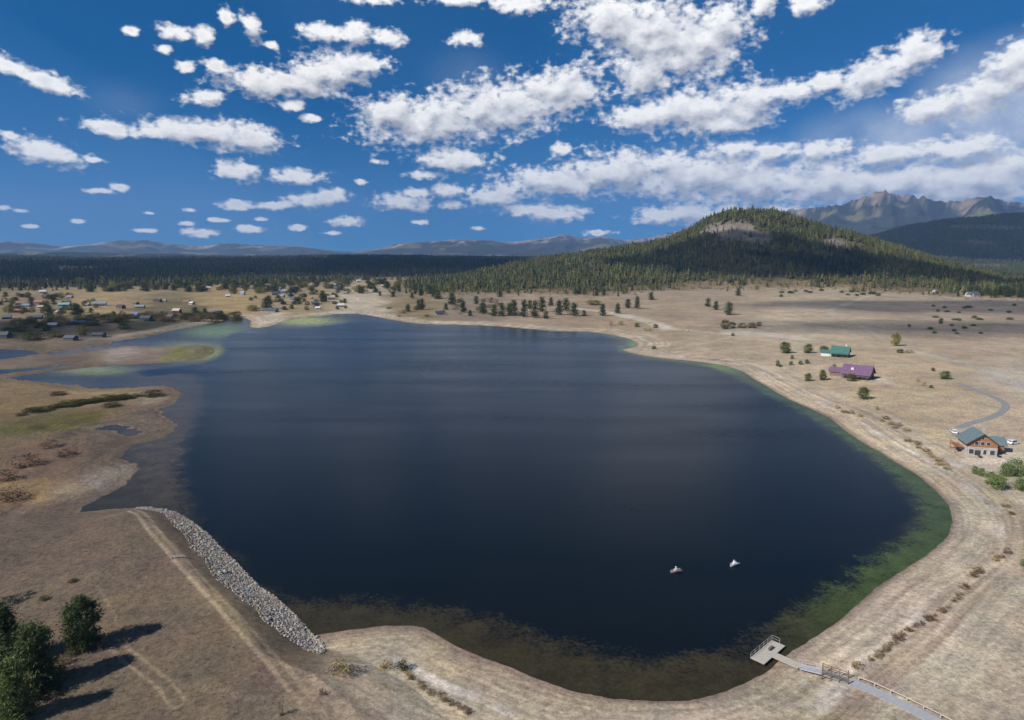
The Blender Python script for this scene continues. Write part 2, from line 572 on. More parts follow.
def ground_colour(x, y, sd, wet, dam, ht, gpx, gY, rt, z):
    a, lr = np.arctan2(x, y), np.log(np.maximum(np.hypot(x, y), 5))
    a = a + 0.03 * fbm(x, y, 60, 3, off=12)
    lr = lr + 0.05 * fbm(x, y, 50, 3, off=15)
    num = np.zeros((len(x), 3))
    den = np.zeros(len(x)) + 1e-9
    for i in range(len(sxy)):
        rngx = spr[i] / F
        pitch = np.tan(P + np.arctan((sp[i, 1] - 360) / F))
        rngr = spr[i] * 0.8 / F / max(pitch, 0.05)
        q = ((a - s_az[i]) / rngx) ** 2 + ((lr - s_lr[i]) / rngr) ** 2
        w = 1 / (0.15 + q) ** 2 * rngx ** 0.2
        num += w[:, None] * spc[i]
        den += w
    c = num / den[:, None]
    # drying shore: pale sand ring, reddish weed lines, cream salt line
    up = sstep(-1, 1.0, 0 * x + 1)
    notdam = np.clip(sstep(-2, 2, dam) + sstep(3, 16, sd + dam) * sstep(-85, -60, x), 0, 1)
    ring = sstep(34, 20, sd + 8 * fbm(x, y, 30, 3, off=21)) * sstep(40, 80, sd + 60) * notdam * sstep(0, 30, wet)
    east = sstep(-60, 20, x)
    sand = lin((208, 191, 164)) * K
    wetsand = lin((146, 124, 108)) * K
    c = c * (1 - 0.75 * ring[:, None]) + sand * 0.75 * ring[:, None]
    lines = 0.5 + 0.5 * fbm(sd * 1.0, 0.02 * (x + y), 5.0, 4, off=31)
    lf = (np.clip((lines - 0.47) * 5, 0, 1) * ring * 0.7)[:, None]
    c = c * (1 - lf) + lin((168, 144, 120)) * K * lf
    salt = np.exp(-((sd - 11 - 3 * fbm(x, y, 40, 3, off=41)) / 1.6) ** 2) * sstep(-0.15, 0.3, fbm(x, y, 22, 3, off=44)) * ring
    c = c * (1 - 0.8 * salt[:, None]) + lin((222, 210, 196)) * K * 0.8 * salt[:, None]
    ws = (sstep(3.2, 0.2, sd) * notdam)[:, None]
    c = c * (1 - 0.75 * ws) + wetsand * 0.75 * ws
    mud = (sstep(16, 0, sd) * sstep(6, -6, wet) * notdam)[:, None]
    c = c * (1 - .6 * mud) + lin((112, 98, 84)) * K * .6 * mud
    # under water
    uw = sstep(0.4, -0.6, sd)[:, None]
    c = c * (1 - uw) + lin((70, 66, 50)) * uw
    # forest floor on the hill, plateau, ridge; rock outcrops
    lay = fbm(x, y, 180, 4, off=51)
    ff = sstep(-0.02, 0.10, ht + 0.10 * lay) * sstep(380, 440, gpx) * (gY > 900)
    brush = lin((152, 130, 98)) * K
    floor = lin((92, 88, 58)) * K
    fcol = brush + (floor - brush) * sstep(0.08, 0.3, ht + 0.15 * lay)[:, None]
    c = c * (1 - ff[:, None]) + fcol * ff[:, None]
    pf = sstep(-60, 120, gY - plateau_edge(gpx) + 160 * lay) * (gpx < 470)
    pf = np.maximum(pf, (gY > 2600) * 1.0) * (1 - .6 * sstep(0.12, 0.30, fbm(x, y, 350, 4, off=55)) * (gpx < 520))
    c = c * (1 - pf[:, None]) + lin((62, 66, 48)) * K * pf[:, None]
    if (rt > 0).any():
        meadow = sstep(0.10, 0.26, fbm(x, y, 700, 4, off=61)) * (rt > 0.02) * 0.8
        c = c * (1 - meadow[:, None]) + lin((120, 104, 78)) * K * meadow[:, None]
    ppx, ppy = proj(x, y, z)
    rock = np.zeros(len(x))
    far = (gY > 900) & (gY < 2300)
    for poly in OUTCROPS:
        d = seg_dist(ppx[far], ppy[far], np.array(poly, float), True)
        rock[far] = np.maximum(rock[far], sstep(2.0, -1.5, d + 3 * fbm(x[far], y[far], 40, 3, off=71)))
    rc = lin((142, 130, 118)) * K * (0.75 + 0.5 * ridged(x, z * 2.5 + y * 0.3, 26, 4))[:, None]
    c = c * (1 - rock[:, None]) + rc * rock[:, None]
    # wheel tracks and unmade roads
    for pts, width, colr, strength, pair in TRACKS:
        w = flat(pts, 2.0)
        w = smooth_poly(w, False, 4)
        m = (x > w[:, 0].min() - 15) & (x < w[:, 0].max() + 15) & (y > w[:, 1].min() - 15) & (y < w[:, 1].max() + 15)
        if not m.any():
            continue
        d = seg_dist(x[m], y[m], w, False) + 0.25 * fbm(x[m], y[m], 5, 3, off=81)
        if pair:
                d = np.abs(d - 1.05)
        f = sstep(width, width * 0.45, d) * strength
        f = (f * (0.75 + 0.5 * fbm(x[m], y[m], 9, 3, off=83)))[:, None]
        c[m] = c[m] * (1 - f) + lin(colr) * K * f
    return np.clip(c, 0.004, 0.9)


def plateau_edge(px):
    return np.interp(px, [-200, 0, 90, 170, 256, 330, 400, 470], [1380, 1400, 1480, 1600, 1650, 1800, 2000, 2300])


OUTCROPS = [[(700, 232), (710, 225), (724, 221), (744, 221), (760, 228), (776, 240), (760, 245), (738, 241), (718, 238)],
            [(818, 241), (832, 237), (848, 241), (866, 245), (850, 247), (828, 245)],
            [(955, 266), (972, 263), (995, 267), (1016, 273), (990, 273)], [(498, 264), (512, 262), (524, 264), (510, 267)]]
TRACKS = [
    ([(132, 508), (142, 520), (152, 535), (170, 556), (200, 590), (240, 634), (280, 680), (312, 720), (340, 760)], 0.62, (186, 164, 134), 1.0, True),
    ([(140, 514), (160, 541), (200, 589), (240, 633), (280, 679), (312, 719)], 2.6, (148, 128, 102), 0.5, False),
    ([(118, 654), (135, 668), (150, 681), (165, 694), (178, 712)], 0.45, (170, 148, 118), 0.7, True),
    ([(170, 690), (215, 702), (262, 712), (300, 716)], 1.0, (150, 130, 104), 0.4, False),
    ([(86, 583), (97, 592), (110, 612), (118, 630)], 0.4, (160, 140, 112), 0.4, False),
    ([(310, 690), (350, 683), (390, 684), (425, 692), (458, 708), (480, 722)], 1.2, (190, 168, 134), 0.5, False),
    ([(560, 308), (585, 311), (605, 313), (630, 318), (650, 323), (668, 329)], 13.0, (212, 200, 178), 1.0, False),
    ([(668, 329), (690, 331), (730, 335), (775, 337), (820, 336)], 7.0, (206, 192, 168), 0.8, False),
    ([(735, 334), (752, 334), (770, 336), (800, 340)], 17.0, (212, 200, 182), 0.9, False),
    ([(640, 351), (672, 349), (700, 344), (735, 337)], 2.2, (210, 192, 162), 0.8, False),
    ([(640, 352), (700, 347), (760, 349), (800, 351)], 1.4, (206, 186, 156), 0.55, False),
    ([(832, 316), (831, 311), (848, 305), (866, 299), (890, 296), (930, 295)], 6.5, (206, 192, 168), 0.8, False),
    ([(832, 316), (850, 321), (865, 330), (890, 345), (920, 355), (950, 364)], 2.6, (204, 188, 162), 0.7, False),
    ([(896, 348), (930, 357), (962, 365), (990, 374), (1024, 392), (1060, 412)], 5.0, (196, 188, 176), 0.75, False),
    ([(870, 377), (890, 383), (912, 391), (945, 400), (975, 405), (998, 406)], 1.4, (206, 190, 164), 0.7, False),
    ([(862, 378), (876, 379), (890, 384)], 4.0, (210, 200, 184), 0.8, False),
    ([(900, 428), (925, 430), (950, 431)], 1.2, (206, 188, 158), 0.6, False),
    ([(952, 432), (962, 427), (975, 424)], 4.0, (206, 194, 178), 0.8, False),
    ([(955, 462), (975, 459), (1000, 459), (1024, 462)], 4.5, (214, 200, 184), 0.8, False),
    ([(815, 378), (835, 377), (858, 379)], 3.0, (206, 190, 170), 0.5, False),
    ([(935, 290), (950, 291), (962, 296)], 6.0, (196, 196, 198), 0.8, False),
    ([(800, 649), (801, 662), (804, 678)], 0.9, (205, 190, 170), 0.5, False),
    ([(250, 306), (300, 304), (345, 300), (400, 296), (430, 290)], 2.2, (196, 176, 140), 0.4, False),
    ([(90, 312), (140, 308), (200, 306), (250, 306)], 2.5, (196, 178, 150), 0.5, False),
]
GCOL = ground_colour(GX, GY, SD, WETD, DAMD, HT, GPX, GYY, RT, GZ)
shore = sstep(40, 15, SD) * np.clip(sstep(-2, 2, DAMD) + sstep(3, 16, SD + DAMD) * sstep(-85, -60, GX), 0, 1)
me = raw_mesh('ground', np.stack([GX, GY, GZ], 1), quads, 4, True, GCOL, {'sd': np.clip(SD, -60, 200), 'shore': shore, 'far': sstep(900, 1500, GYY)})
gm = bpy.data.materials.new('dry ground')
nt, b = nodes_of(gm)
L = nt.links.new
N = nt.nodes.new
a = N('ShaderNodeAttribute'); a.attribute_name = 'Col'
asd = N('ShaderNodeAttribute'); asd.attribute_name = 'sd'
ash = N('ShaderNodeAttribute'); ash.attribute_name = 'shore'
tc = N('ShaderNodeTexCoord')


def noise(vec, scale, detail=4, rough=0.55):
    n = N('ShaderNodeTexNoise')
    n.inputs['Scale'].default_value = scale
    n.inputs['Detail'].default_value = detail
    n.inputs['Roughness'].default_value = rough
    L(vec, n.inputs['Vector'])
    return n.outputs['Fac']


def rmap(v, a0, a1, b0, b1):
    n = N('ShaderNodeMapRange')
    for k, x in zip(('From Min', 'From Max', 'To Min', 'To Max'), (a0, a1, b0, b1)):
        n.inputs[k].default_value = x
    L(v, n.inputs['Value'])
    return n.outputs['Result']


def mth(op, x, y=None):
    n = N('ShaderNodeMath')
    n.operation = op
    for i, v in enumerate((x, y)):
        if v is None:
            continue
        if isinstance(v, (int, float)):
            n.inputs[i].default_value = v
        else:
            L(v, n.inputs[i])
    return n.outputs[0]


ob = tc.outputs['Object']
n1 = noise(ob, 0.018, 5)
n2 = noise(ob, 0.11, 6)
n3 = noise(ob, 0.9, 5, 0.7)
n4 = noise(ob, 3.0, 3, 0.7)
cmb = N('ShaderNodeCombineXYZ')
sx = N('ShaderNodeSeparateXYZ')
L(ob, sx.inputs[0])
L(mth('MULTIPLY', asd.outputs['Fac'], 0.55), cmb.inputs[0])
L(mth('MULTIPLY', sx.outputs[0], 0.03), cmb.inputs[1])
L(mth('MULTIPLY', sx.outputs[1], 0.03), cmb.inputs[2])
n5 = noise(cmb.outputs[0], 1.0, 6, 0.6)
f = mth('MULTIPLY', rmap(n1, .3, .7, .80, 1.18), rmap(n2, .3, .7, .78, 1.20))
f = mth('MULTIPLY', f, rmap(n3, .25, .75, .52, 1.42))
f = mth('MULTIPLY', f, rmap(n4, .25, .75, .66, 1.3))
n6 = noise(ob, 0.42, 4, 0.65)
n7 = noise(ob, 1.7, 2, 0.5)
f = mth('MULTIPLY', f, rmap(mth('ADD', mth('MULTIPLY', n6, .6), mth('MULTIPLY', n7, .4)), .50, .66, 1.05, .80))
st = mth('ADD', 1.0, mth('MULTIPLY', rmap(n5, .3, .7, -.34, .30), ash.outputs['Fac']))
f = mth('MULTIPLY', f, st)
sc = N('ShaderNodeVectorMath'); sc.operation = 'SCALE'
L(a.outputs['Color'], sc.inputs[0]); L(f, sc.inputs['Scale'])
hs = N('ShaderNodeHueSaturation')
L(sc.outputs['Vector'], hs.inputs['Color'])
L(rmap(noise(ob, 0.05, 4), .3, .7, .485, .515), hs.inputs['Hue'])
L(rmap(n2, .3, .7, .82, 1.06), hs.inputs['Saturation'])
L(hs.outputs['Color'], b.inputs['Base Color'])
b.inputs['Roughness'].default_value = 0.95
b.inputs['Specular IOR Level'].default_value = 0.1
bp = N('ShaderNodeBump'); bp.inputs['Strength'].default_value = 0.55; bp.inputs['Distance'].default_value = 0.25
L(mth('ADD', n3, mth('MULTIPLY', n2, 1.5)), bp.inputs['Height'])
L(bp.outputs['Normal'], b.inputs['Normal'])
tag(link('ground', me, gm), kind='structure')

# ------------------------------------------------------------------ water
wv = (SD < 2.5)
fm = wv[quads].any(1)
wq = quads[fm]
used = np.unique(wq)
remap = np.zeros(len(GX), np.int64)
remap[used] = np.arange(len(used))
wx, wy = GX[used], GY[used]
dd = seg_dist(wx, wy, DEEP, True)
dd = np.where((SD[used] > -4) & (dd > 0), dd, dd)
# colour of what is seen through the shallows: weed beds and mud
wc_n = fbm(wx, wy, 40, 4, off=91)
green = np.clip(sstep(60, 130, wx) * sstep(5, -1, SD[used] + 9), 0, 1)
base = lin((84, 76, 52)) * 0.5
wcol = np.tile(base, (len(wx), 1))
gE = (sstep(45, 85, wx) * sstep(-14, -5, SD[used] + 7 * wc_n))[:, None]
wcol = wcol * (1 - gE) + lin((92, 108, 54)) * 0.62 * gE
ppx, ppy = proj(wx, wy, 0 * wx)
for cx, cy, rx, ry, colr, k in [(305, 321, 32, 4.5, (170, 176, 66), 1.0), (188, 352, 36, 9, (160, 164, 70), 1.0), (95, 370, 40, 5, (140, 142, 72), .9), (212, 331, 30, 7, (120, 138, 70), .9),
                                (636, 344, 7, 4, (110, 135, 50), 1), (725, 367, 26, 5, (100, 128, 52), .9), (160, 430, 35, 70, (88, 76, 60), .8), (110, 352, 60, 8, (120, 104, 92), .8),
                                (800, 404, 30, 8, (60, 76, 42), .7)]:
    k2 = (k * np.exp(-(((ppx - cx) / rx) ** 2 + ((ppy - cy) / ry) ** 2) ** 1.5))[:, None]
    wcol = wcol * (1 - k2) + lin(colr) * k2
me = raw_mesh('water', np.stack([wx, wy, 0 * wx], 1), remap[wq], 4, True, wcol, {'dd': np.clip(dd, -80, 80), 'sd': SD[used]})
wm = bpy.data.materials.new('lake water')
nt, b = nodes_of(wm)
L = nt.links.new
N = nt.nodes.new
a = N('ShaderNodeAttribute'); a.attribute_name = 'Col'
ad = N('ShaderNodeAttribute'); ad.attribute_name = 'dd'
asd = N('ShaderNodeAttribute'); asd.attribute_name = 'sd'
tc = N('ShaderNodeTexCoord')
ob = tc.outputs['Object']
w1 = noise(ob, 0.16, 7, 0.68)
w2 = noise(ob, 1.1, 4, 0.7)
ms = N('ShaderNodeMapping'); ms.inputs['Scale'].default_value = (0.006, 0.03, 1); ms.inputs['Rotation'].default_value = (0, 0, .25)
L(ob, ms.inputs['Vector'])
w3 = noise(ms.outputs['Vector'], 1.0, 6, 0.6)
edge = mth('ADD', ad.outputs['Fac'], mth('MULTIPLY', mth('SUBTRACT', w1, 0.5), 16.0))
edge = mth('ADD', edge, mth('MULTIPLY', mth('SUBTRACT', w2, 0.5), 14.0))
shal = rmap(edge, -2.0, 4.0, 0.0, 1.0)
sc = N('ShaderNodeVectorMath'); sc.operation = 'SCALE'
L(a.outputs['Color'], sc.inputs[0])
L(mth('MULTIPLY', rmap(w1, .3, .7, .55, 1.25), rmap(w2, .3, .7, .7, 1.3)), sc.inputs['Scale'])
mix = N('ShaderNodeMix'); mix.data_type = 'RGBA'
mix.inputs[6].default_value = (0.0040, 0.0072, 0.0095, 1)
L(sc.outputs['Vector'], mix.inputs[7])
L(mth('MULTIPLY', shal, 0.92), mix.inputs[0])
L(mix.outputs[2], b.inputs['Base Color'])
b.inputs['IOR'].default_value = 1.33
b.inputs['Specular IOR Level'].default_value = 0.2
L(rmap(w3, .35, .65, .19, .28), b.inputs['Roughness'])
mp = N('ShaderNodeMapping'); mp.inputs['Scale'].default_value = (0.6, 0.25, 1); mp.inputs['Rotation'].default_value = (0, 0, 0.5)
L(ob, mp.inputs['Vector'])
rip = noise(mp.outputs['Vector'], 1.6, 5, 0.65)
bp = N('ShaderNodeBump'); bp.inputs['Strength'].default_value = 0.5; bp.inputs['Distance'].default_value = 0.12
L(rip, bp.inputs['Height'])
L(bp.outputs['Normal'], b.inputs['Normal'])
tag(link('water', me, wm), kind='structure')


# ------------------------------------------------------------------ mountains
def mountains(name, tab, Yc, wid, rough, seed, treeline, rockc, forestc):
    xs = np.array([t[0] for t in tab], float)
    ys = np.array([t[1] for t in tab], float)
    pxs = np.arange(xs[0], xs[-1] + 0.1, 1.6)
    s = (pxs - 512) / 675.0
    Ys = np.linspace(Yc - wid, Yc + wid * 0.7, 90)
    S, Y = np.meshgrid(s, Ys)
    X = S * Y
    t = (Y - (Yc - wid)) / wid
    prof = np.where(t < 1, sstep(0, 1, t) * 0.55 + 0.45 * np.clip(t, 0, 1), 1 - 0.8 * (t - 1))
    zsk = sky_z(pxs, np.interp(pxs, xs, ys), Yc)[None, :]
    rg = ridged(X, Y, rough, *((6, 0.52) if name == 'mountains' else (5, 0.46)), seed)
    big = fbm(X, Y, rough * 2.2, 3, off=seed + 3)
    h = zsk * prof * (0.72 + 0.42 * rg + 0.30 * big)
    el = ((h - H) / Y).max(0)
    want = ((zsk[0] - H) / Yc)
    k = (want * Yc + H) / np.maximum(el * Yc + H, 1)
    ker = np.hanning(13)[1:-1]; ker /= ker.sum()
    k = np.convolve(np.pad(k, 5, mode='edge'), ker, 'valid')
    h = h * k[None, :]
    n0, n1 = h.shape
    q = np.arange((n0 - 1) * n1).reshape(n0 - 1, n1)[:, :-1].ravel()
    qq = np.stack([q, q + 1, q + n1 + 1, q + n1], 1)
    rel = (h / zsk).ravel()
    gy, gx = np.gradient(h)
    steep = (np.abs(gx) / (np.gradient(X, axis=1) + 1e-6)).ravel()
    nz = fbm(X.ravel(), Y.ravel(), rough * 0.45, 5, off=seed + 8)
    rock = sstep(-0.12, 0.12, rel - treeline + 0.55 * nz + 0.30 * (steep - 0.5))
    c = np.array(forestc)[None] * (1 + 0.5 * nz[:, None]) * (1 - rock[:, None]) + np.array(rockc)[None] * (0.85 + 0.6 * nz[:, None]) * rock[:, None]
    mead = sstep(0.16, 0.3, fbm(X.ravel(), Y.ravel(), rough * 0.7, 4, off=seed + 14)) * (1 - rock) * 0.7
    c = c * (1 - mead[:, None]) + lin((140, 132, 92)) * K * mead[:, None]
    me = raw_mesh(name, np.stack([X.ravel(), Y.ravel(), h.ravel() - 5], 1), qq, 4, True, np.clip(c, .01, .8))
    m = attr_mat(name + ' surface', 0.3, 0.012, 0.95, 0.05)
    tag(link(name, me, m), kind='structure')


mountains('mountains', [(-160, 246), (-60, 240), (0, 241), (30, 242), (60, 246), (90, 244), (120, 240), (150, 240), (165, 243), (200, 246), (230, 243), (260, 245), (300, 246),
                        (330, 250), (352, 252), (380, 248), (400, 243), (430, 241), (460, 239), (490, 240), (510, 242), (535, 239), (555, 236), (565, 233.5), (580, 238), (600, 236),
                        (625, 240), (650, 237), (670, 232), (690, 226), (720, 222), (800, 236), (900, 250)], 15000, 4200, 1300, 2.0, 0.84, lin((168, 150, 140)) * K, lin((70, 74, 62)) * K)
mountains('hills', [(-160, 252), (0, 253), (60, 251.5), (120, 252.5), (180, 253.5), (260, 256), (330, 255), (400, 254.5), (470, 255), (560, 257), (640, 262)], 8600, 2000, 900, 8.0, 3.0,
          lin((120, 110, 100)) * K, lin((64, 72, 54)) * K * .7)
mountains('mountain_range', [(640, 256), (700, 236), (740, 219), (765, 212), (795, 208.5), (815, 207), (840, 204), (860, 196), (875, 190.5), (885, 192), (895, 196), (905, 194.5),
                             (920, 198), (940, 202), (958, 200), (970, 196), (985, 197), (1000, 201), (1024, 203), (1080, 199), (1150, 206), (1220, 214)], 10500, 3300, 1150, 5.0, 0.98,
          lin((150, 132, 114)) * K, lin((62, 66, 54)) * K)
#==FOREST==
# ------------------------------------------------------------------ foliage
def conifer_template(tiers, sides, seed, slim=0.30):
    r = np.random.default_rng(seed)
    V, Fc = [], []
    for k in range(tiers):
        t = k / tiers
        z0 = 0.06 + 0.86 * t
        z1 = min(1.0, z0 + 1.7 / tiers)
        rad = slim * 0.5 * (1 - t) ** 0.8 * r.uniform(0.8, 1.15) + 0.012
        off = r.uniform(-0.12, 0.12, 2) * rad * 2
        n0 = len(V)
        tip = (off[0] * .4, off[1] * .4, z1)
        V.append(tip)
        a0 = r.uniform(0, 6)
        for j in range(sides):
            a = a0 + 2 * PI * j / sides
            rr_ = rad * r.uniform(0.55, 1.35)
            V.append((off[0] + rr_ * math.cos(a), off[1] + rr_ * math.sin(a), z0 - r.uniform(-0.03, 0.05)))
        for j in range(sides):
            if r.random() < 0.10:
                continue
            Fc.append((n0, n0 + 1 + j, n0 + 1 + (j + 1) % sides))
    return np.array(V), np.array(Fc)


def clump_template(nblobs, per, seed, wide=1.0, leaf=0.16, low=0.1, shape='round'):
    """leaf-sized triangles gathered in clumps through a crown's volume; unit height"""
    r = np.random.default_rng(seed)
    V, Fc, Cc = [], [], []
    for k in range(nblobs):
        u = r.random()
        z = low + (0.96 - low) * (u ** (1.1 if shape == 'round' else 1.35))
        t = (z - low) / (1 - low)
        if shape == 'round':
            R = wide * 0.5 * math.sqrt(max(0.02, 1 - (2 * t - 0.9) ** 2 * 0.9))
        elif shape == 'pine':
            R = wide * 0.5 * (1 - t) ** 0.75 * (0.65 + 0.35 * math.sin(7 * t * PI + seed)) + 0.03
        else:
            R = wide * 0.5 * (1 - 0.75 * t) * (0.8 + 0.3 * r.random())
        a = r.uniform(0, 2 * PI)
        rho = R * math.sqrt(r.uniform(0.15, 1.0))
        c = np.array([rho * math.cos(a), rho * math.sin(a), z])
        cr = leaf * r.uniform(0.8, 1.5)
        tone = r.uniform(0.6, 1.42)
        for j in range(per):
            p = c + r.normal(0, 1, 3) * cr * np.array([0.55, 0.55, 0.38])
            d1 = r.normal(0, 1, 3); d1 /= np.linalg.norm(d1)
            d2 = r.normal(0, 1, 3); d2 /= np.linalg.norm(d2)
            sz = leaf * r.uniform(0.25, 0.5)
            n0 = len(V)
            V += [p - d1 * sz, p + d1 * sz * .7 + d2 * sz * 0.45, p + d2 * sz * -0.4 + d1 * sz * .5]
            Fc.append((n0, n0 + 1, n0 + 2))
            Cc += [tone * r.uniform(0.85, 1.15)] * 3
    V = np.array(V)
    V[:, 2] = np.maximum(V[:, 2], 0.01)
    return V, np.array(Fc), np.array(Cc)


FOL = attr_mat('foliage', 0.15, 0.4, 0.9, 0.1, 0.25)
FOLV = attr_mat('foliage varied', 0.15, 0.9, 0.9, 0.1, 0.25, 0.22)
BARK = mat('bark', (0.10, 0.075, 0.055), 0.95, 0.3, 4)
PALEBARK = mat('pale bark', (0.26, 0.21, 0.15), 0.9, 0.2, 3)


def forest_mesh(name, pos, hgt, wid, col, templates, seed):
    r = np.random.default_rng(seed)
    which = r.integers(0, len(templates), len(pos))
    VV, FF, CC, base = [], [], [], 0
    for k, (tv, tf) in enumerate(templates):
        idx = np.nonzero(which == k)[0]
        if not len(idx):
            continue
        n, m = len(idx), len(tv)
        a = r.uniform(0, 2 * PI, n)
        ca, sa = np.cos(a)[:, None], np.sin(a)[:, None]
        sx_, sz_ = (hgt[idx] * wid[idx])[:, None], hgt[idx][:, None]
        X = (tv[None, :, 0] * ca - tv[None, :, 1] * sa) * sx_ + pos[idx, 0][:, None]
        Y = (tv[None, :, 0] * sa + tv[None, :, 1] * ca) * sx_ + pos[idx, 1][:, None]
        Z = tv[None, :, 2] * sz_ + pos[idx, 2][:, None]
        VV.append(np.stack([X, Y, Z], 2).reshape(-1, 3))
        FF.append((tf[None] + (np.arange(n) * m)[:, None, None] + base).reshape(-1, 3))
        CC.append(np.repeat(col[idx], m, 0) * np.tile(r.uniform(0.8, 1.2, m), n)[:, None])
        base += n * m
    return raw_mesh(name, np.concatenate(VV), np.concatenate(FF), 3, False, np.concatenate(CC))


def scatter(n, s0, s1, Y0, Y1, seed):
    r = np.random.default_rng(seed)
    s = r.uniform(s0, s1, n)
    Y = np.sqrt(r.uniform(Y0 ** 2, Y1 ** 2, n))
    return s * Y, Y, r


CT_A = [conifer_template(6, 6, 100 + i, (0.26, 0.34, 0.44, 0.30, 0.52, 0.38)[i]) for i in range(6)]
CT_B = [conifer_template(3, 5, 200 + i, 0.40) for i in range(4)]
PINEGREEN = lin((118, 118, 72)) * 0.82
PINEDARK = lin((84, 92, 60)) * 0.70

# hill forest
hx, hy, r_ = scatter(60000, -0.16, 0.86, 1050, 2500, 31)
hz, _, _, _, hT, hpx, hY, _ = height(hx, hy, True)
qx, qy = proj(hx, hy, hz)
open_n = fbm(hx, hy, 90, 4, off=51)
dens = sstep(0.0, 0.26, hT + 0.26 * open_n + 0.10 * fbm(hx, hy, 30, 2, off=66)) * sstep(392, 430, hpx + 25 * open_n)
dens *= 1 - 0.8 * sstep(0.10, 0.28, fbm(hx, hy, 70, 3, off=57)) * sstep(0.85, 0.3, hT)
dens *= 1 - 0.85 * sstep(455, 425, hpx) * sstep(285, 278, qy)
for poly in OUTCROPS:
    d = seg_dist(qx, qy, np.array(poly, float), True)
    dens *= 1 - 0.9 * sstep(1.5, -1.0, d)
keep = (r_.random(len(hx)) < dens * 0.62) & (hT < 1.25)
hx, hy, hz, hT = hx[keep], hy[keep], hz[keep], hT[keep]
nH = len(hx)
hh = np.clip(r_.normal(13.5, 3.6, nH), 5, 24) * (0.7 + 0.3 * sstep(0.0, 0.3, hT)) * (1 + .25 * fbm(hx, hy, 60, 2, off=77))
hw = r_.uniform(0.65, 1.5, nH)
mixc = r_.random(nH)[:, None]
hc = PINEDARK + (PINEGREEN - PINEDARK) * mixc
yel = (r_.random(nH) < 0.10)[:, None]
hc = np.where(yel, lin((130, 124, 70)) * 0.75, hc)
hc = np.where((r_.random(nH) < .035)[:, None], lin((140, 118, 92)) * .7, hc) * (1 + .55 * fbm(hx, hy, 45, 3, off=78))[:, None]
# the trees along the foot of the hill that show largest stand alone
dist = hy
own = np.argsort(dist - 60 * hh / 10)[:150]
m = np.ones(nH, bool); m[own] = False
HILL_OWN = [(hx[i], hy[i], hz[i], hh[i]) for i in own]
me = forest_mesh('forest', np.stack([hx, hy, hz], 1)[m], hh[m], hw[m], hc[m], CT_A, 41)
tag(link('forest', me, FOL), 'dense conifer wood covering the slopes of the hill', None, None, 'stuff')

# dark forest on the plateau beyond the houses, and scattered green belt before it
px_, py_, r_ = scatter(76000, -0.95, 0.06, 1330, 6600, 33)
prob = np.minimum(1, (3000.0 / py_) ** 0.6) * 0.8
pz, _, _, _, _, ppx_, pY, _ = height(px_, py_, True)
e = plateau_edge(ppx_)
lay = fbm(px_, py_, 180, 4, off=51)
clear_ = sstep(0.12, 0.30, fbm(px_, py_, 350, 4, off=55))
prob = prob * (1 - .85 * clear_) * sstep(-160, 60, py_ - e + 200 * lay) * sstep(540, 470, ppx_ + 40 * lay)
keep = r_.random(len(px_)) < prob
px_, py_, pz, e = px_[keep], py_[keep], pz[keep], e[keep]
nP = len(px_)
near = py_ < e + 650 + 500 * lay[keep]
ph = np.clip(r_.normal(14, 4, nP), 5, 26) * np.where(py_ > 3200, 1.25, 1.0)
pc = PINEDARK * 0.85 + (PINEGREEN - PINEDARK) * r_.random(nP)[:, None] * 0.5
pyel = (near & (r_.random(nP) < 0.42))[:, None]
pc = pc * (1 + .7 * fbm(px_, py_, 240, 3, off=56))[:, None]
pc = np.where(pyel, lin((128, 122, 66)) * 0.6, pc)
pw = np.where(py_ > 3200, 1.5, 1.05) * r_.uniform(.8, 1.2, nP)
nr_ = py_ < 2600
me = forest_mesh('distant_forest', np.stack([px_, py_, pz], 1)[nr_], ph[nr_], pw[nr_], pc[nr_], CT_A, 43)
tag(link('distant_forest', me, FOL), 'dark conifer forest spread over the low plateau', None, None, 'stuff')
me = forest_mesh('distant_forest', np.stack([px_, py_, pz], 1)[~nr_], ph[~nr_], pw[~nr_], pc[~nr_], CT_B, 44)
tag(link('distant_forest', me, FOL), 'far dark conifer forest reaching to the mountains', None, None, 'stuff')
# wooded ridge behind the hill
rx_, ry_, r_ = scatter(26000, 0.30, 0.95, 2300, 6200, 35)
rz_, _, _, _, rT, rpx, _, rt2 = height(rx_, ry_, True)
mead = sstep(0.10, 0.26, fbm(rx_, ry_, 700, 4, off=61))
keep = (r_.random(len(rx_)) < (1 - 0.85 * mead)) & (rT > 1.2)
rx_, ry_, rz_ = rx_[keep], ry_[keep], rz_[keep]
nR = len(rx_)
me = forest_mesh('ridge_forest', np.stack([rx_, ry_, rz_], 1), r_.uniform(12, 20, nR), r_.uniform(1.3, 2.0, nR), PINEDARK * 0.9 + (PINEGREEN - PINEDARK) * r_.random(nR)[:, None] * 0.4, CT_B, 45)
tag(link('ridge_forest', me, FOL), 'conifer forest over the long ridge behind the hill', None, None, 'stuff')
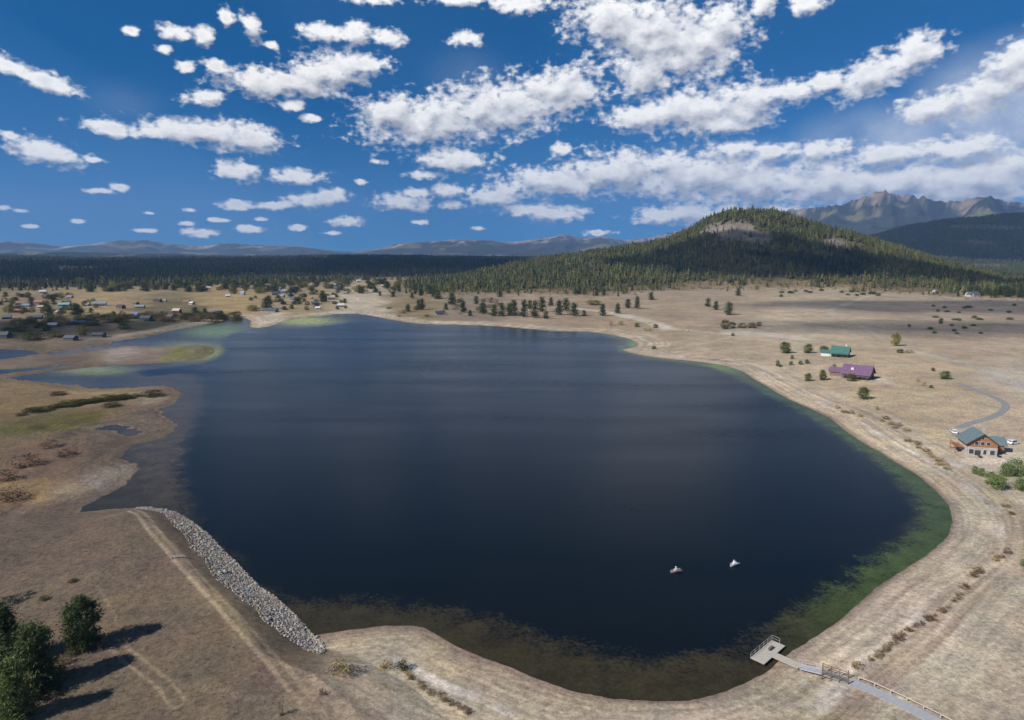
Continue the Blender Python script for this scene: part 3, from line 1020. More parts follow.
# loose brush at the foot of the hill
bx_, by_, r_ = scatter(16000, -0.12, 0.80, 950, 1750, 37)
bz_, _, _, _, bT, bpx, _, _ = height(bx_, by_, True)
dn = sstep(-0.10, 0.06, bT + 0.16 * fbm(bx_, by_, 80, 3, off=58)) * sstep(0.55, 0.1, bT) * sstep(420, 470, bpx)
keep = r_.random(len(bx_)) < dn * 0.5
bx_, by_, bz_ = bx_[keep], by_[keep], bz_[keep]
BUSHT = []
for i in range(4):
    v, f_, c_ = clump_template(7, 6, 300 + i, 1.5, 0.34, 0.15)
    BUSHT.append((v, f_))
pal = np.array([lin((140, 112, 74)), lin((112, 104, 66)), lin((84, 92, 56)), lin((150, 124, 88))]) * 0.6
me = forest_mesh('brush', np.stack([bx_, by_, bz_], 1), r_.uniform(2, 4.5, len(bx_)), r_.uniform(.9, 1.5, len(bx_)), pal[r_.integers(0, 4, len(bx_))], BUSHT, 46)
tag(link('brush', me, FOL), 'tawny oak brush along the foot of the wooded hill', None, None, 'stuff')

#==TREES==
# ------------------------------------------------------------------ single trees and shrubs (shared meshes, one object each)
def crown_mesh(name, tmpl, colour):
    v, f_, c_ = tmpl
    return raw_mesh(name, v, f_, 3, False, np.asarray(colour)[None] * c_[:, None])


def trunk_mesh(top=0.75, r0=0.022, seed=0, limbs=5):
    r = np.random.default_rng(seed)
    m = MB()
    pts = [(r.normal(0, .006) * k, r.normal(0, .006) * k, top * k / 4 - 0.02) for k in range(5)]
    m.tube(pts, [r0 * (1 - 0.2 * k) for k in range(5)], 7)
    for j in range(limbs):
        z = top * r.uniform(0.25, 0.9)
        a = r.uniform(0, 2 * PI)
        l_ = 0.13 * (1.1 - z)
        m.tube([(0, 0, z), (l_ * math.cos(a), l_ * math.sin(a), z + 0.03)], [r0 * .35, r0 * .12], 5)
    return m.mesh('trunk')


G1, G2, G3 = lin((106, 118, 72)) * 0.82, lin((126, 144, 88)) * 0.92, lin((90, 100, 64)) * 0.74
YG, OL, TAN, RUST = lin((150, 146, 72)) * 0.62, lin((112, 110, 64)) * 0.6, lin((178, 158, 112)) * 0.75, lin((152, 128, 104)) * 0.68
PROTO = {}


def proto(kind, n=4):
    if kind in PROTO:
        return PROTO[kind]
    out = []
    for i in range(n):
        sd_ = hash_seed(kind) + i
        if kind == 'pine':
            cm = crown_mesh('crown', clump_template(64, 22, sd_, 0.50, 0.115, 0.10, 'pine'), G3)
            tm = trunk_mesh(0.85, 0.018, sd_)
        elif kind == 'juniper':
            cm = crown_mesh('crown', clump_template(84, 24, sd_, 0.82, 0.14, 0.05, 'round'), G1)
            tm = trunk_mesh(0.5, 0.03, sd_)
        elif kind == 'sapling':
            cm = crown_mesh('crown', clump_template(90, 24, sd_, 0.86, 0.13, 0.04, 'round'), G2)
            tm = trunk_mesh(0.5, 0.03, sd_)
        elif kind == 'leafy':
            cm = crown_mesh('crown', clump_template(70, 22, sd_, 0.95, 0.14, 0.12, 'round'), YG)
            tm = trunk_mesh(0.55, 0.03, sd_)
        elif kind == 'olive':
            cm = crown_mesh('crown', clump_template(60, 22, sd_, 1.2, 0.17, 0.05, 'round'), OL)
            tm = trunk_mesh(0.4, 0.02, sd_)
        elif kind == 'tan':
            cm = crown_mesh('crown', clump_template(34, 20, sd_, 1.7, 0.25, 0.08, 'round'), TAN)
            tm = trunk_mesh(0.35, 0.02, sd_, 3)
        elif kind == 'rust':
            cm = crown_mesh('crown', clump_template(34, 20, sd_, 1.8, 0.25, 0.05, 'round'), RUST)
            tm = trunk_mesh(0.35, 0.02, sd_, 3)
        out.append((cm, tm))
    PROTO[kind] = out
    return out


def hash_seed(s):
    return sum(ord(c) * (i + 3) for i, c in enumerate(s)) % 9973


NAMES = {'pine': ('pine_tree', 'tree'), 'juniper': ('juniper_tree', 'tree'), 'sapling': ('juniper_tree', 'tree'), 'leafy': ('broadleaf_tree', 'tree'), 'olive': ('bush', 'bush'), 'tan': ('dry_shrub', 'shrub'), 'rust': ('dry_shrub', 'shrub')}


def plant(kind, p, h, wf, label, group=None, rz=None, bark=None):
    """one tree or shrub: an Empty at its base, trunk and crown below"""
    ps = proto(kind)
    cm, tm = ps[random.randrange(len(ps))]
    nm, cat = NAMES[kind]
    o = empty(nm, (p[0], p[1], p[2] - 0.05), label, cat, group, random.uniform(0, 6.28) if rz is None else rz)
    o.scale = (h * wf, h * wf, h)
    link('crown' if 'tree' in nm else 'foliage', cm, FOLV, o)
    link('trunk' if 'tree' in nm else 'stem', tm, bark or BARK, o)
    return o


def plants(rows):
    """rows: kind, px, py of the foot, height px, width px, label, group"""
    pos, _ = at_many([(r[1], r[2]) for r in rows])
    natural = {'pine': 0.42, 'juniper': 0.80, 'sapling': 0.86, 'leafy': 0.95, 'olive': 1.2, 'tan': 1.7, 'rust': 1.8}
    for r, p in zip(rows, pos):
        m_ = mpp(p)
        dxy = math.hypot(p[0], p[1])
        cosd = dxy / math.hypot(dxy, H - p[2])
        h = r[3] * m_ / max(cosd, .6)
        w = r[4] * m_
        plant(r[0], p, h, (w / h) / natural[r[0]], r[5], r[6] if len(r) > 6 else None)


FAR = 'pines along the far shore'
FL = 'ragged dark pine in the loose line of trees on the far shore'
rows = []
for x, y, h, w in [(514, 316, 16, 8), (524, 317, 17, 7), (535, 318, 18, 7), (542, 312, 15, 7), (546, 319, 8, 5), (559, 315, 15, 7), (566, 311, 13, 8), (574, 316, 13, 8), (584, 316, 6, 4),
                   (452, 305, 12, 8), (463, 312.5, 12, 6), (483, 314, 12, 8), (494, 316, 12, 7), (502, 316, 13, 7), (509.5, 315, 12, 6), (418.6, 310, 11, 5), (422, 309.5, 11, 5), (408, 312, 8, 5),
                   (438, 300, 8, 7), (530, 309, 9, 5), (551, 306, 9, 5), (476, 304, 8, 5), (446, 310, 7, 4), (470, 316, 6, 4)]:
    rows.append(('pine', x, y, h, w, FL, FAR))
for x, y, h, w in [(421, 296, 8, 4), (428, 292, 8, 4), (424, 285, 6, 3), (387, 289, 8, 4), (399, 292, 7, 4), (500, 297, 6, 5), (433, 297, 6, 4), (412, 298, 6, 4), (393, 297, 5, 4), (375, 292, 6, 4), (369, 288, 7, 4), (380, 296, 5, 3),
                   (405, 286, 6, 4), (414, 290, 6, 4)]:
    rows.append(('pine', x, y, h, w, 'small pine scattered over the tan slope behind the far shore', 'pines on the slope behind the far shore'))
rows += [
    ('pine', 602.6, 316, 12, 6, 'lone pine beside the pale dirt road on the far shore'),
    ('pine', 617.6, 314, 11, 5, 'slim pine beyond the pale road, second after the lone roadside pine'),
    ('pine', 628, 308, 9, 6, 'broader pine on the open field left of a slim companion'),
    ('pine', 637, 309, 13, 5, 'slim tall pine casting a long shadow on the open field'),
    ('pine', 651, 300, 8, 5, 'single pine near the forest edge on the pale field'),
    ('pine', 738, 296, 8, 5, 'single pine just below the hill forest above the three field pines'),
    ('pine', 708, 307, 9, 5, 'leftmost of the three pines in the middle of the field'),
    ('pine', 716, 310, 9, 5, 'middle and smallest of the three pines in the field'),
    ('pine', 729, 315, 13, 8, 'rightmost and largest of the three pines in the field'),
    ('olive', 725, 329, 9, 9, 'dark green bush at the left end of the thicket in the field'),
    ('olive', 732, 328, 6, 8, 'mid green bush second in the thicket in the field'),
    ('olive', 742, 328, 5, 9, 'yellow-green bush third in the thicket in the field'),
    ('olive', 752, 328, 5, 9, 'yellow-green bush near the right end of the thicket in the field'),
    ('olive', 759, 326, 4, 6, 'little olive bush at the right end of the thicket in the field'),
    ('juniper', 733, 336, 3.2, 3.5, 'tiny dark round bush beside the white sandy patch'),
    ('juniper', 654, 349, 3.2, 4, 'tiny dark round bush on the shore by the small green point'),
    ('juniper', 655.6, 328, 4, 5, 'small round bush just below the pale dirt road'),
    ('juniper', 637, 327, 4, 5, 'dark low bush below the bend of the pale road'),
    ('tan', 611, 326, 5, 4, 'thin dry shrub left of another on the far shore'),
    ('tan', 621, 325, 4, 6, 'wide dry shrub between a thin shrub and the far green point'),
    ('leafy', 594, 305, 5, 15, 'low wide yellow bush above the pale roadside patch'),
    ('tan', 648, 331, 4, 9, 'yellow-green low shrub clump below the pale road'),
    ('juniper', 785, 353, 11, 10, 'largest dark juniper left of the green-roofed house'),
    ('juniper', 808, 353, 9, 8, 'dark juniper between the largest juniper and the green-roofed house'),
    ('juniper', 824, 352, 6, 8, 'grey-green bushy juniper touching the green-roofed house'),
    ('juniper', 777.5, 366, 6, 3.5, 'thin upright juniper, leftmost of the little row on the slope'),
    ('juniper', 780, 367, 3, 3, 'tiny juniper at the foot of the thin upright one'),
    ('juniper', 791, 365, 4, 3.5, 'small juniper second in the little row on the slope'),
    ('juniper', 792, 359, 4, 3, 'small juniper below the largest dark juniper'),
    ('juniper', 800.5, 364.5, 4, 4, 'small juniper third in the little row on the slope'),
    ('juniper', 807, 363.5, 4, 4.5, 'small juniper at the right end of the little row on the slope'),
    ('juniper', 808, 381, 8, 6, 'pointed juniper left of the purple-roofed house, the shorter of two'),
    ('juniper', 822.5, 380, 10, 7, 'tall oval juniper left of the purple-roofed house'),
    ('juniper', 834, 369, 5, 3, 'slim juniper at the left corner of the purple roof'),
    ('olive', 851, 381, 7, 11, 'round yellow-green bush in front of the purple-roofed house'),
    ('juniper', 863, 399, 12, 10, 'round juniper alone on the slope below the purple-roofed house'),
    ('tan', 877, 410, 4, 4, 'tiny dry shrub below the round juniper on the slope'),
    ('leafy', 895, 346, 13, 9, 'tall pale-trunked tree with thin crown behind the purple-roofed house'),
    ('juniper', 900, 353, 4, 6, 'dark low bush right of the foot of the pale-trunked tree'),
    ('tan', 909, 353, 3.5, 8, 'dry low shrub clump right of the pale-trunked tree'),
    ('juniper', 909, 327, 3, 3, 'tiny dark bush alone in the shaded field'),
    ('juniper', 941, 322, 4, 3.5, 'tiny upright bush in the shaded field below the white house'),
    ('juniper', 945, 379, 8, 9, 'round green juniper near the start of the grey drive'),
    ('juniper', 933, 371, 3.5, 3.5, 'tiny bush up the slope left of the round drive-side juniper'),
    ('tan', 918, 382, 4, 3, 'thin dry shrub left of the round drive-side juniper'),
    ('tan', 924, 386, 4, 4, 'dry shrub just below another left of the grey drive'),
    ('juniper', 931, 388, 3, 3.5, 'tiny grey bush right of two dry shrubs on the slope'),
    ('sapling', 974.5, 474, 8, 6, 'small round juniper below the log house, farthest left of the clump'),
    ('sapling', 981.5, 476, 8, 7, 'small juniper second from the left below the log house'),
    ('sapling', 991, 484, 12, 12, 'bushy juniper at the left of the big clump below the log house'),
    ('sapling', 998.5, 489, 14, 14, 'lowest and brightest juniper in the clump below the log house'),
    ('sapling', 1006, 476, 13, 12, 'middle juniper of the clump, right behind the brightest one'),
    ('sapling', 1015, 475, 16, 17, 'biggest round juniper of the clump below the log house'),
    ('sapling', 1022, 490, 12, 15, 'juniper cut by the picture edge below the biggest one'),
    ('sapling', 1024, 566, 7, 7, 'bright green bush cut by the picture edge on the east meadow'),
    ('pine', 49, 317, 13, 8, 'rounded green tree left of the dark conifer among the lake houses'),
    ('pine', 76, 316, 13, 10, 'broad dark conifer standing among the lake houses'),
    ('pine', 114, 317, 6, 4, 'small slim tree right of the terracotta house'),
    ('leafy', 9, 313, 7, 11, 'yellow-green tree by the western houses'),
    ('olive', 32, 340, 8, 20, 'wide dark green willow near the inlet'),
    ('olive', 55, 337, 6, 17, 'wide olive willow right of the dark green one near the inlet'),
    ('leafy', 83, 336, 11, 9, 'tall bushy willow between two dark grey houses'),
    ('olive', 124, 329, 7, 11, 'dark bush left of the blue-roofed house'),
    ('pine', 195, 314, 7, 7, 'dark pointed tree among the houses by the inlet'),
    ('pine', 162, 316, 5, 4, 'small dark tree left of the red-walled houses by the inlet'),
    ('pine', 205, 313, 5, 4, 'small dark tree left of the blue-grey house by the inlet'),
    ('pine', 267, 309, 12, 10, 'big dark conifer before the cluster of grey houses'),
    ('pine', 323, 302, 9, 7, 'dark pine left of the pink house'),
    ('leafy', 361, 293, 8, 16, 'wide yellow-green tree behind the sandy inlet'),
    ('leafy', 253, 311, 6, 12, 'dull yellow tree left of the big dark conifer'),
    ('olive', 58, 395, 3.5, 16, 'low dark bush on the spit, at its grassy left part'),
    ('olive', 105, 400, 5, 24, 'long low dark willow in the middle of the spit'),
    ('olive', 125, 398, 4, 16, 'low dark willow right of the longest one on the spit'),
    ('olive', 153, 396, 5.5, 22, 'wide green willow at the tip of the spit'),
    ('olive', 72, 405, 5, 26, 'long low dark willow at the left of the spit'),
    ('olive', 112, 406.5, 4, 18, 'flat green willow on the lower edge of the spit'),
    ('olive', 40, 412, 4, 16, 'small dark willow where the spit begins'),
    ('rust', 25, 465, 10, 30, 'wide brown shrub thicket on the mud flat'),
    ('rust', 48, 447, 7, 18, 'small russet shrub above the wide brown thicket'),
    ('rust', 65, 456, 6, 20, 'russet shrub right of the wide brown thicket'),
    ('rust', 12, 499, 12, 26, 'dark brown shrub at the picture edge on the mud flat'),
    ('rust', 8, 480, 10, 20, 'grey-brown shrub above the dark one at the picture edge'),
    ('tan', 340, 672, 10, 24, 'bright yellow dry bush at the end of the boulder slope'),
    ('tan', 386, 668, 7, 14, 'yellow dry bush left of its neighbour on the south bank'),
    ('olive', 403, 669, 7, 14, 'darker dry bush right of the yellow one on the south bank'),
    ('rust', 323, 694, 5, 8, 'small dark dead shrub beside the dam track'),
    ('tan', 281, 715, 11, 5, 'thin grey dead stalks below the dam track'),
    ('tan', 857, 668, 6, 12, 'olive shrub by the wooden rails of the walkway'),
]
plants(rows)
# brush line at the old high-water mark
br = []
for k in range(16):
    t = k / 15
    br.append(('olive', 22 + 112 * t + random.uniform(-2, 2), 415 - 18 * t ** .8 + random.uniform(-1, 1), random.uniform(2.6, 4.2), random.uniform(10, 17), 'low dark willow in the long line of scrub on the spit', 'willow scrub line on the spit'))
for (x0, y0), (x1, y1), n in [((868, 664), (905, 634), 11), ((905, 634), (950, 606), 10), ((952, 602), (968, 585), 5), ((970, 577), (982, 569), 3), ((992, 561), (1008, 553), 4)]:
    for k in range(n):
        t = (k + random.uniform(.2, .8)) / n
        br.append(('rust' if random.random() < .7 else 'tan', x0 + (x1 - x0) * t + random.uniform(-2, 2), y0 + (y1 - y0) * t + random.uniform(-2, 2), random.uniform(2.2, 5.4), random.uniform(4, 12),
                   'low brown shrub in the brush line at the old high-water mark', 'shrubs of the high-water brush line'))
for (x0, y0), (x1, y1), n in [((880, 420), (905, 432), 6), ((905, 440), (935, 458), 7), ((935, 460), (950, 468), 4), ((838, 408), (862, 418), 4), ((1000, 505), (1020, 520), 3)]:
    for k in range(n):
        t = (k + random.uniform(.2, .8)) / n
        br.append(('tan' if random.random() < .6 else 'rust', x0 + (x1 - x0) * t + random.uniform(-4, 4), y0 + (y1 - y0) * t + random.uniform(-2, 2), random.uniform(2.2, 3.8), random.uniform(5, 9),
                   'low dry shrub on the bank above the east shore', 'dry shrubs on the east bank'))
for (x0, y0), (x1, y1), n in [((405, 674), (425, 690), 6), ((425, 690), (470, 714), 9)]:
    for k in range(n):
        t = (k + random.uniform(.2, .8)) / n
        br.append(('tan' if random.random() < .5 else 'rust', x0 + (x1 - x0) * t + random.uniform(-3, 3), y0 + (y1 - y0) * t + random.uniform(-2, 2), random.uniform(2.5, 4.5), random.uniform(6, 10),
                   'low dry shrub in the ditch line on the south bank', 'dry shrubs in the south bank ditch'))
for k in range(26):
    br.append(('juniper', random.uniform(930, 1022), random.uniform(303, 335), random.uniform(1.6, 2.6), random.uniform(3, 6), 'tiny dark sagebrush on the shaded far field', 'sagebrush on the shaded far field'))
for k in range(20):
    br.append(('juniper', random.uniform(780, 880), random.uniform(291, 297), random.uniform(1.8, 3), random.uniform(3, 6), 'tiny bush on the strip between field and hill forest', 'bushes between field and hill forest'))
for k in range(24):
    br.append((random.choice(['olive', 'leafy', 'rust']), random.uniform(385, 512), random.uniform(299, 318), random.uniform(2, 4), random.uniform(4, 8), 'low bush among the pines behind the far shore', 'bushes behind the far shore'))
for k in range(105):
    x = random.uniform(-5, 240)
    br.append((random.choice(['olive', 'olive', 'rust', 'juniper']), x, random.uniform(316, 322) + max(0, (125 - x)) * random.uniform(.03, .14), random.uniform(3.2, 6), random.uniform(7, 16), 'dark bush in the thicket along the inlet by the houses', 'bushes along the inlet'))
for k in range(120):
    br.append((random.choice(['leafy', 'olive', 'pine', 'pine']), random.uniform(80, 400), random.uniform(283, 294), random.uniform(4, 7), random.uniform(5, 9), 'yellow or green tree in the belt between houses and dark forest', 'trees in the belt behind the houses'))
for k in range(48):
    br.append((random.choice(['leafy', 'olive', 'pine']), random.uniform(0, 100), random.uniform(296, 314), random.uniform(3, 6), random.uniform(4, 7), 'garden tree between the western houses', 'garden trees by the western houses'))
for k in range(55):
    br.append((random.choice(['juniper', 'olive', 'pine']), random.uniform(250, 350), random.uniform(288, 311), random.uniform(3, 5.5), random.uniform(3, 6), 'garden tree between the houses north of the inlet', 'garden trees north of the inlet'))
plants(br)
for x, y, z, h in HILL_OWN:
    plant('pine', (x, y, z), h * 1.05, random.uniform(.8, 1.15), 'pine at the lower edge of the wooded hill', 'pines at the lower edge of the wooded hill')


weeds_x, weeds_y, r_ = scatter(5200, -0.85, 0.85, 95, 520, 61)
wz_, wsd, wwet, wdam, _, _, _, _ = height(weeds_x, weeds_y, True)
kw = r_.random(len(weeds_x)) < sstep(22, 40, wsd) * sstep(-0.05, 0.3, fbm(weeds_x, weeds_y, 35, 3, off=63)) * np.where(wdam < 0, .5, 1.0)
weeds_x, weeds_y, wz_ = weeds_x[kw], weeds_y[kw], wz_[kw]
wpal = np.array([lin((150, 132, 96)), lin((118, 108, 78)), lin((134, 116, 92)), lin((104, 102, 70))]) * 0.7
me = forest_mesh('undergrowth', np.stack([weeds_x, weeds_y, wz_ - .03], 1), r_.uniform(.25, .7, len(weeds_x)), r_.uniform(.9, 1.5, len(weeds_x)), wpal[r_.integers(0, 4, len(weeds_x))], BUSHT, 48)
tag(link('undergrowth', me, FOL), 'sparse low weeds and sage over the dry meadows', None, None, 'stuff')


# big near trees below the dam: own detailed crowns
def big_tree(px, py, h, wf, seed, label, colour, shape='round', name='juniper_tree', blobs=150, per=60, low=0.04, pos=None):
    p = at(px, py) if pos is None else pos
    o = empty(name, (p[0], p[1], p[2] - 0.1), label, 'tree', None, seed * 0.7)
    o.scale = (h, h, h)
    v, f_, c_ = clump_template(blobs, per, seed, wf, 0.072, low, shape)
    v[:, 0] += 0.05 * np.sin(v[:, 2] * 6 + seed) * wf
    link('crown', raw_mesh('crown', v, f_, 3, False, np.asarray(colour)[None] * c_[:, None]), FOL, o)
    link('trunk', trunk_mesh(0.8, 0.028, seed, 12), BARK, o)
    return o


big_tree(84, 648, 10.4, 0.58, 5, 'dark dense conifer standing alone below the dam, casting a long shadow', lin((88, 100, 66)) * 0.74, 'round')
big_tree(36, 690, 12.2, 0.74, 6, 'broad green conifer in the middle of the group below the dam', lin((108, 118, 76)) * 0.80, 'cone', blobs=210)
big_tree(4, 668, 12.4, 0.62, 7, 'dark conifer cut by the picture edge, at the back of the group', lin((94, 108, 70)) * 0.74, 'cone')
big_tree(14, 720, 10.2, 0.58, 8, 'bright green young conifer at the front of the group below the dam', lin((118, 132, 78)) * 0.80, 'cone')
big_tree(-22, 612, 9.0, 0.8, 9, 'conifer just past the picture edge whose shadow falls on the slope', lin((66, 84, 50)) * 0.6, 'round', blobs=90, per=30)
plants([('olive', 60, 678, 8, 10, 'small dark bush right of the broad green conifer'), ('rust', 62, 664, 9, 16, 'orange-brown shrub between two conifers below the dam'),
        ('olive', 72, 655, 8, 12, 'low olive shrub at the foot of the lone conifer'), ('olive', 44, 600, 4, 10, 'small green weed clump in the shade at the picture edge'), ('olive', 73, 582, 3, 9, 'flat bright green weed patch on the downstream slope'),
        ('rust', 50, 700, 8, 12, 'brown shrub under the broad green conifer')])

# dry tussocks that roughen the nearer meadows
tx, ty, r_ = scatter(90000, -0.85, 0.85, 95, 330, 51)
tz, tsd, twet, tdam, _, _, _, _ = height(tx, ty, True)
pr = sstep(14, 40, tsd) * (0.35 + 0.65 * sstep(-0.1, 0.25, fbm(tx, ty, 25, 3, off=17)))
pr = np.where(tdam < 0, sstep(9, 14, -tdam) * (0.35 + 0.65 * sstep(-.1, .3, fbm(tx, ty, 20, 3, off=18))), pr)
w = smooth_poly(flat(TRACKS[0][0], 2.0), False, 3)
pr *= sstep(1.2, 2.6, seg_dist(tx, ty, w, False))
keep = r_.random(len(tx)) < pr * 0.8
tx, ty, tz, tdam = tx[keep], ty[keep], tz[keep], tdam[keep]
TUS = []
for i in range(3):
    r2 = np.random.default_rng(70 + i)
    vv, ff = [], []
    for k in range(5):
        a_ = r2.uniform(0, 6.28)
        d_ = np.array([math.cos(a_), math.sin(a_), 0]) * r2.uniform(.2, .6)
        n_ = np.array([-d_[1], d_[0], 0]) * .5
        n0 = len(vv)
        vv += [d_ * .2 - n_, d_ * .2 + n_, d_ + np.array([0, 0, r2.uniform(.5, 1)])]
        ff.append((n0, n0 + 1, n0 + 2))
    TUS.append((np.array(vv), np.array(ff)))
gcol = np.where((tdam < 0)[:, None], lin((136, 118, 94)) * K, lin((186, 166, 136)) * K) * r_.uniform(.6, 1.25, len(tx))[:, None]
me = forest_mesh('dry_grass', np.stack([tx, ty, tz - .02], 1), r_.uniform(.10, .28, len(tx)), r_.uniform(.9, 1.8, len(tx)), gcol, TUS, 47)
tag(link('dry_grass', me, FOL), 'dry grass tussocks over the near meadows', None, None, 'stuff')

#==ROCKS==
def rock_mesh(seed):
    r = np.random.default_rng(seed)
    import bmesh
    bm = bmesh.new()
    bmesh.ops.create_icosphere(bm, subdivisions=2, radius=0.5)
    cuts = [(Vector(r.normal(0, 1, 3)).normalized(), r.uniform(.26, .42)) for _ in range(9)]
    for v in bm.verts:
        for n_, d_ in cuts:
            k = v.co.dot(n_)
            if k > d_:
                v.co -= n_ * (k - d_)
        v.co += Vector(r.normal(0, .012, 3))
    me = bpy.data.meshes.new('boulder')
    bm.to_mesh(me)
    bm.free()
    return me


ROCKM = [mat('grey boulder', (0.32, 0.29, 0.26), 0.9, 0.25, 2), mat('pale boulder', (0.44, 0.40, 0.34), 0.9, 0.2, 2),
         mat('dark boulder', (0.20, 0.18, 0.165), 0.9, 0.25, 2), mat('buff boulder', (0.36, 0.29, 0.21), .9, .2, 2)]
RM = []
for i in range(8):
    me = rock_mesh(500 + i)
    me.materials.append(ROCKM[i % 4])
    RM.append(me)
# sample the upstream face of the dam
rx_, ry_ = [], []
cand = flat([(random.uniform(130, 335), random.uniform(500, 690)) for _ in range(120000)], 1.5)
cz, csd, _, cdam, _, _, _, _ = height(cand[:, 0], cand[:, 1], True)
cpx, cpy = proj(cand[:, 0], cand[:, 1], cz)
di = -cdam
lim = 5.8 + 1.8 * fbm(cand[:, 0], cand[:, 1], 9, 3, off=23)
lim = lim * (0.35 + 0.65 * sstep(662, 615, cpy)) * (0.45 + 0.55 * sstep(150, 190, cpx)) + 1.2
ok = (di > -0.8) & (di < lim) & (rng.random(len(di)) < 0.25 + 0.75 * sstep(0, 3.5, lim - di)) & (cpx > 135) & (cpx < 324) & (cpy < 662) & (csd < 13)
ok &= ~((cpx < 170) & (di > 5))
cand, cz, di = cand[ok], cz[ok], di[ok]
size = rng.gamma(1.7, 0.09, len(cand)) + 0.14
# thin out overlapping rocks on a grid
seen, pick = set(), []
for i in np.argsort(-size):
    key = (int(cand[i, 0] / 0.27), int(cand[i, 1] / 0.27))
    if key not in seen:
        seen.add(key)
        pick.append(i)
pick = np.array(pick)
order = pick[np.argsort(-(size[pick] / np.hypot(cand[pick, 0], cand[pick, 1])))]
first = None
for i in order[:300]:
    me = RM[random.randrange(8)]
    o = link('boulder', me, None, None, (cand[i, 0], cand[i, 1], cz[i] + size[i] * .12))
    o.rotation_euler = (random.uniform(-.5, .5), random.uniform(-.5, .5), random.uniform(0, 6.28))
    o.scale = (size[i] * random.uniform(.9, 1.35), size[i], size[i] * random.uniform(.6, .9))
    tag(o, 'angular boulder in the rock facing of the dam', 'boulder', 'boulders facing the dam')
rest = order[300:12000]
tm = []
for me in RM[:4]:
    v = np.zeros(len(me.vertices) * 3); me.vertices.foreach_get('co', v)
    f_ = np.array([p.vertices[:] for p in me.polygons])
    v = v.reshape(-1, 3); v[:, 2] = v[:, 2] * .8
    tm.append((v, f_))
rc = np.array([(0.32, .285, .25), (.44, .39, .33), (.20, .18, .16), (.42, .34, .25)])
me = forest_mesh('rubble', np.stack([cand[rest, 0], cand[rest, 1], cz[rest] + .08], 1), size[rest], np.full(len(rest), 1.1), rc[rng.integers(0, 4, len(rest))] * rng.uniform(.8, 1.2, len(rest))[:, None], tm, 49)
tag(link('rubble', me, attr_mat('rubble stone', .25, 2.0, .9, .2)), 'smaller broken rock filling the dam face', None, None, 'stuff')

#==OBJECTS==
# ------------------------------------------------------------------ ribbons: drive and path
def ribbon(name, pts_px, width, z_off, material, thick=0.0, zfix=None):
    pp, _ = at_many(pts_px)
    pl = smooth_poly(pp[:, :2], False, 8)
    n_ = len(pl)
    t = np.gradient(pl, axis=0)
    t /= np.linalg.norm(t, axis=1)[:, None]
    nn = np.stack([-t[:, 1], t[:, 0]], 1)
    cols = np.linspace(-.5, .5, 5)
    V = []
    for c_ in cols:
        q = pl + nn * width * c_
        z = height(q[:, 0], q[:, 1]) + z_off
        V.append(np.stack([q[:, 0], q[:, 1], z], 1))
    V = np.stack(V, 1)
    zc = V[:, :, 2].max(1)
    V[:, :, 2] = zc[:, None]
    V = V.reshape(-1, 3)
    fs = []
    for i in range(n_ - 1):
        for k in range(4):
            fs.append((i * 5 + k, i * 5 + k + 1, (i + 1) * 5 + k + 1, (i + 1) * 5 + k))
    # skirt so that the slab has a real edge
    m = MB()
    m.add(V, [f[::-1] for f in fs])
    lo = V.copy(); lo[:, 2] -= 0.6
    side = []
    for i in range(n_ - 1):
        a0, a1 = i * 5, (i + 1) * 5
        side.append([V[a0], V[a1], lo[a1], lo[a0]])
        side.append([V[a1 + 4], V[a0 + 4], lo[a0 + 4], lo[a1 + 4]])
    for s_ in side:
        m.add(s_, [(0, 1, 2, 3)])
    o = m.build(name, material)
    return tag(o, kind='structure'), pl


ribbon('driveway', [(957, 383), (966, 386), (978, 391), (992, 396.5), (1003, 402), (1006, 407), (1000, 413), (988, 418.5), (972, 423), (958, 428)], 3.3, 0.05, mat('worn asphalt', (0.25, 0.245, 0.24), .9, .15, .6))
WALK = [(848, 681.5), (866, 688), (884, 696), (905, 706), (925, 716), (948, 728), (980, 746)]
_, walkline = ribbon('path', WALK, 2.3, 0.06, mat('concrete', (0.36, 0.36, 0.37), .9, .12, 1.5))

# ------------------------------------------------------------------ fishing dock
DECK = mat('weathered deck boards', (0.50, 0.45, 0.37), .85, .12, 2.0, stripes=('X', 3.2, .18))
RAILM = mat('grey rail metal', (0.42, 0.43, 0.45), .5, .08, 2, .5)
TIMBER = mat('dark timber', (0.16, 0.12, 0.085), .9, .25, 5)
PALELOG = mat('pale peeled log', (0.46, 0.40, 0.32), .85, .2, 4)
FLOAT = mat('black float', (0.03, 0.03, 0.03), .6, .1, 2)
zp = 0.55
pc = flat([(750.6, 657.2), (763.8, 664.6), (785, 646), (771.9, 639.6)], zp)
cen = pc.mean(0)
ux = (pc[2] - pc[1] + pc[3] - pc[0]) / 2
Lp = np.linalg.norm(ux); ux /= Lp
uy = np.array([-ux[1], ux[0]])
Wp = abs(np.dot(pc[3] - pc[2], uy))
ang = math.atan2(ux[1], ux[0])
dock = empty('fishing_dock', (cen[0], cen[1], zp), 'pale T-shaped fishing dock with railed platform and gangway on the south-east shore', 'dock', None, ang)
hl, hw_ = Lp / 2, Wp / 2
MB().box(-hl, hl, -hw_, hw_, -.12, 0).build('platform', DECK, dock, bevel=.02)
fl = MB()
fl.box(-hl + .3, hl - .3, -hw_ + .2, -hw_ + .9, -.55, -.125)
fl.box(-hl + .3, hl - .3, hw_ - .9, hw_ - .2, -.55, -.125)
fl.build('float', FLOAT, dock)


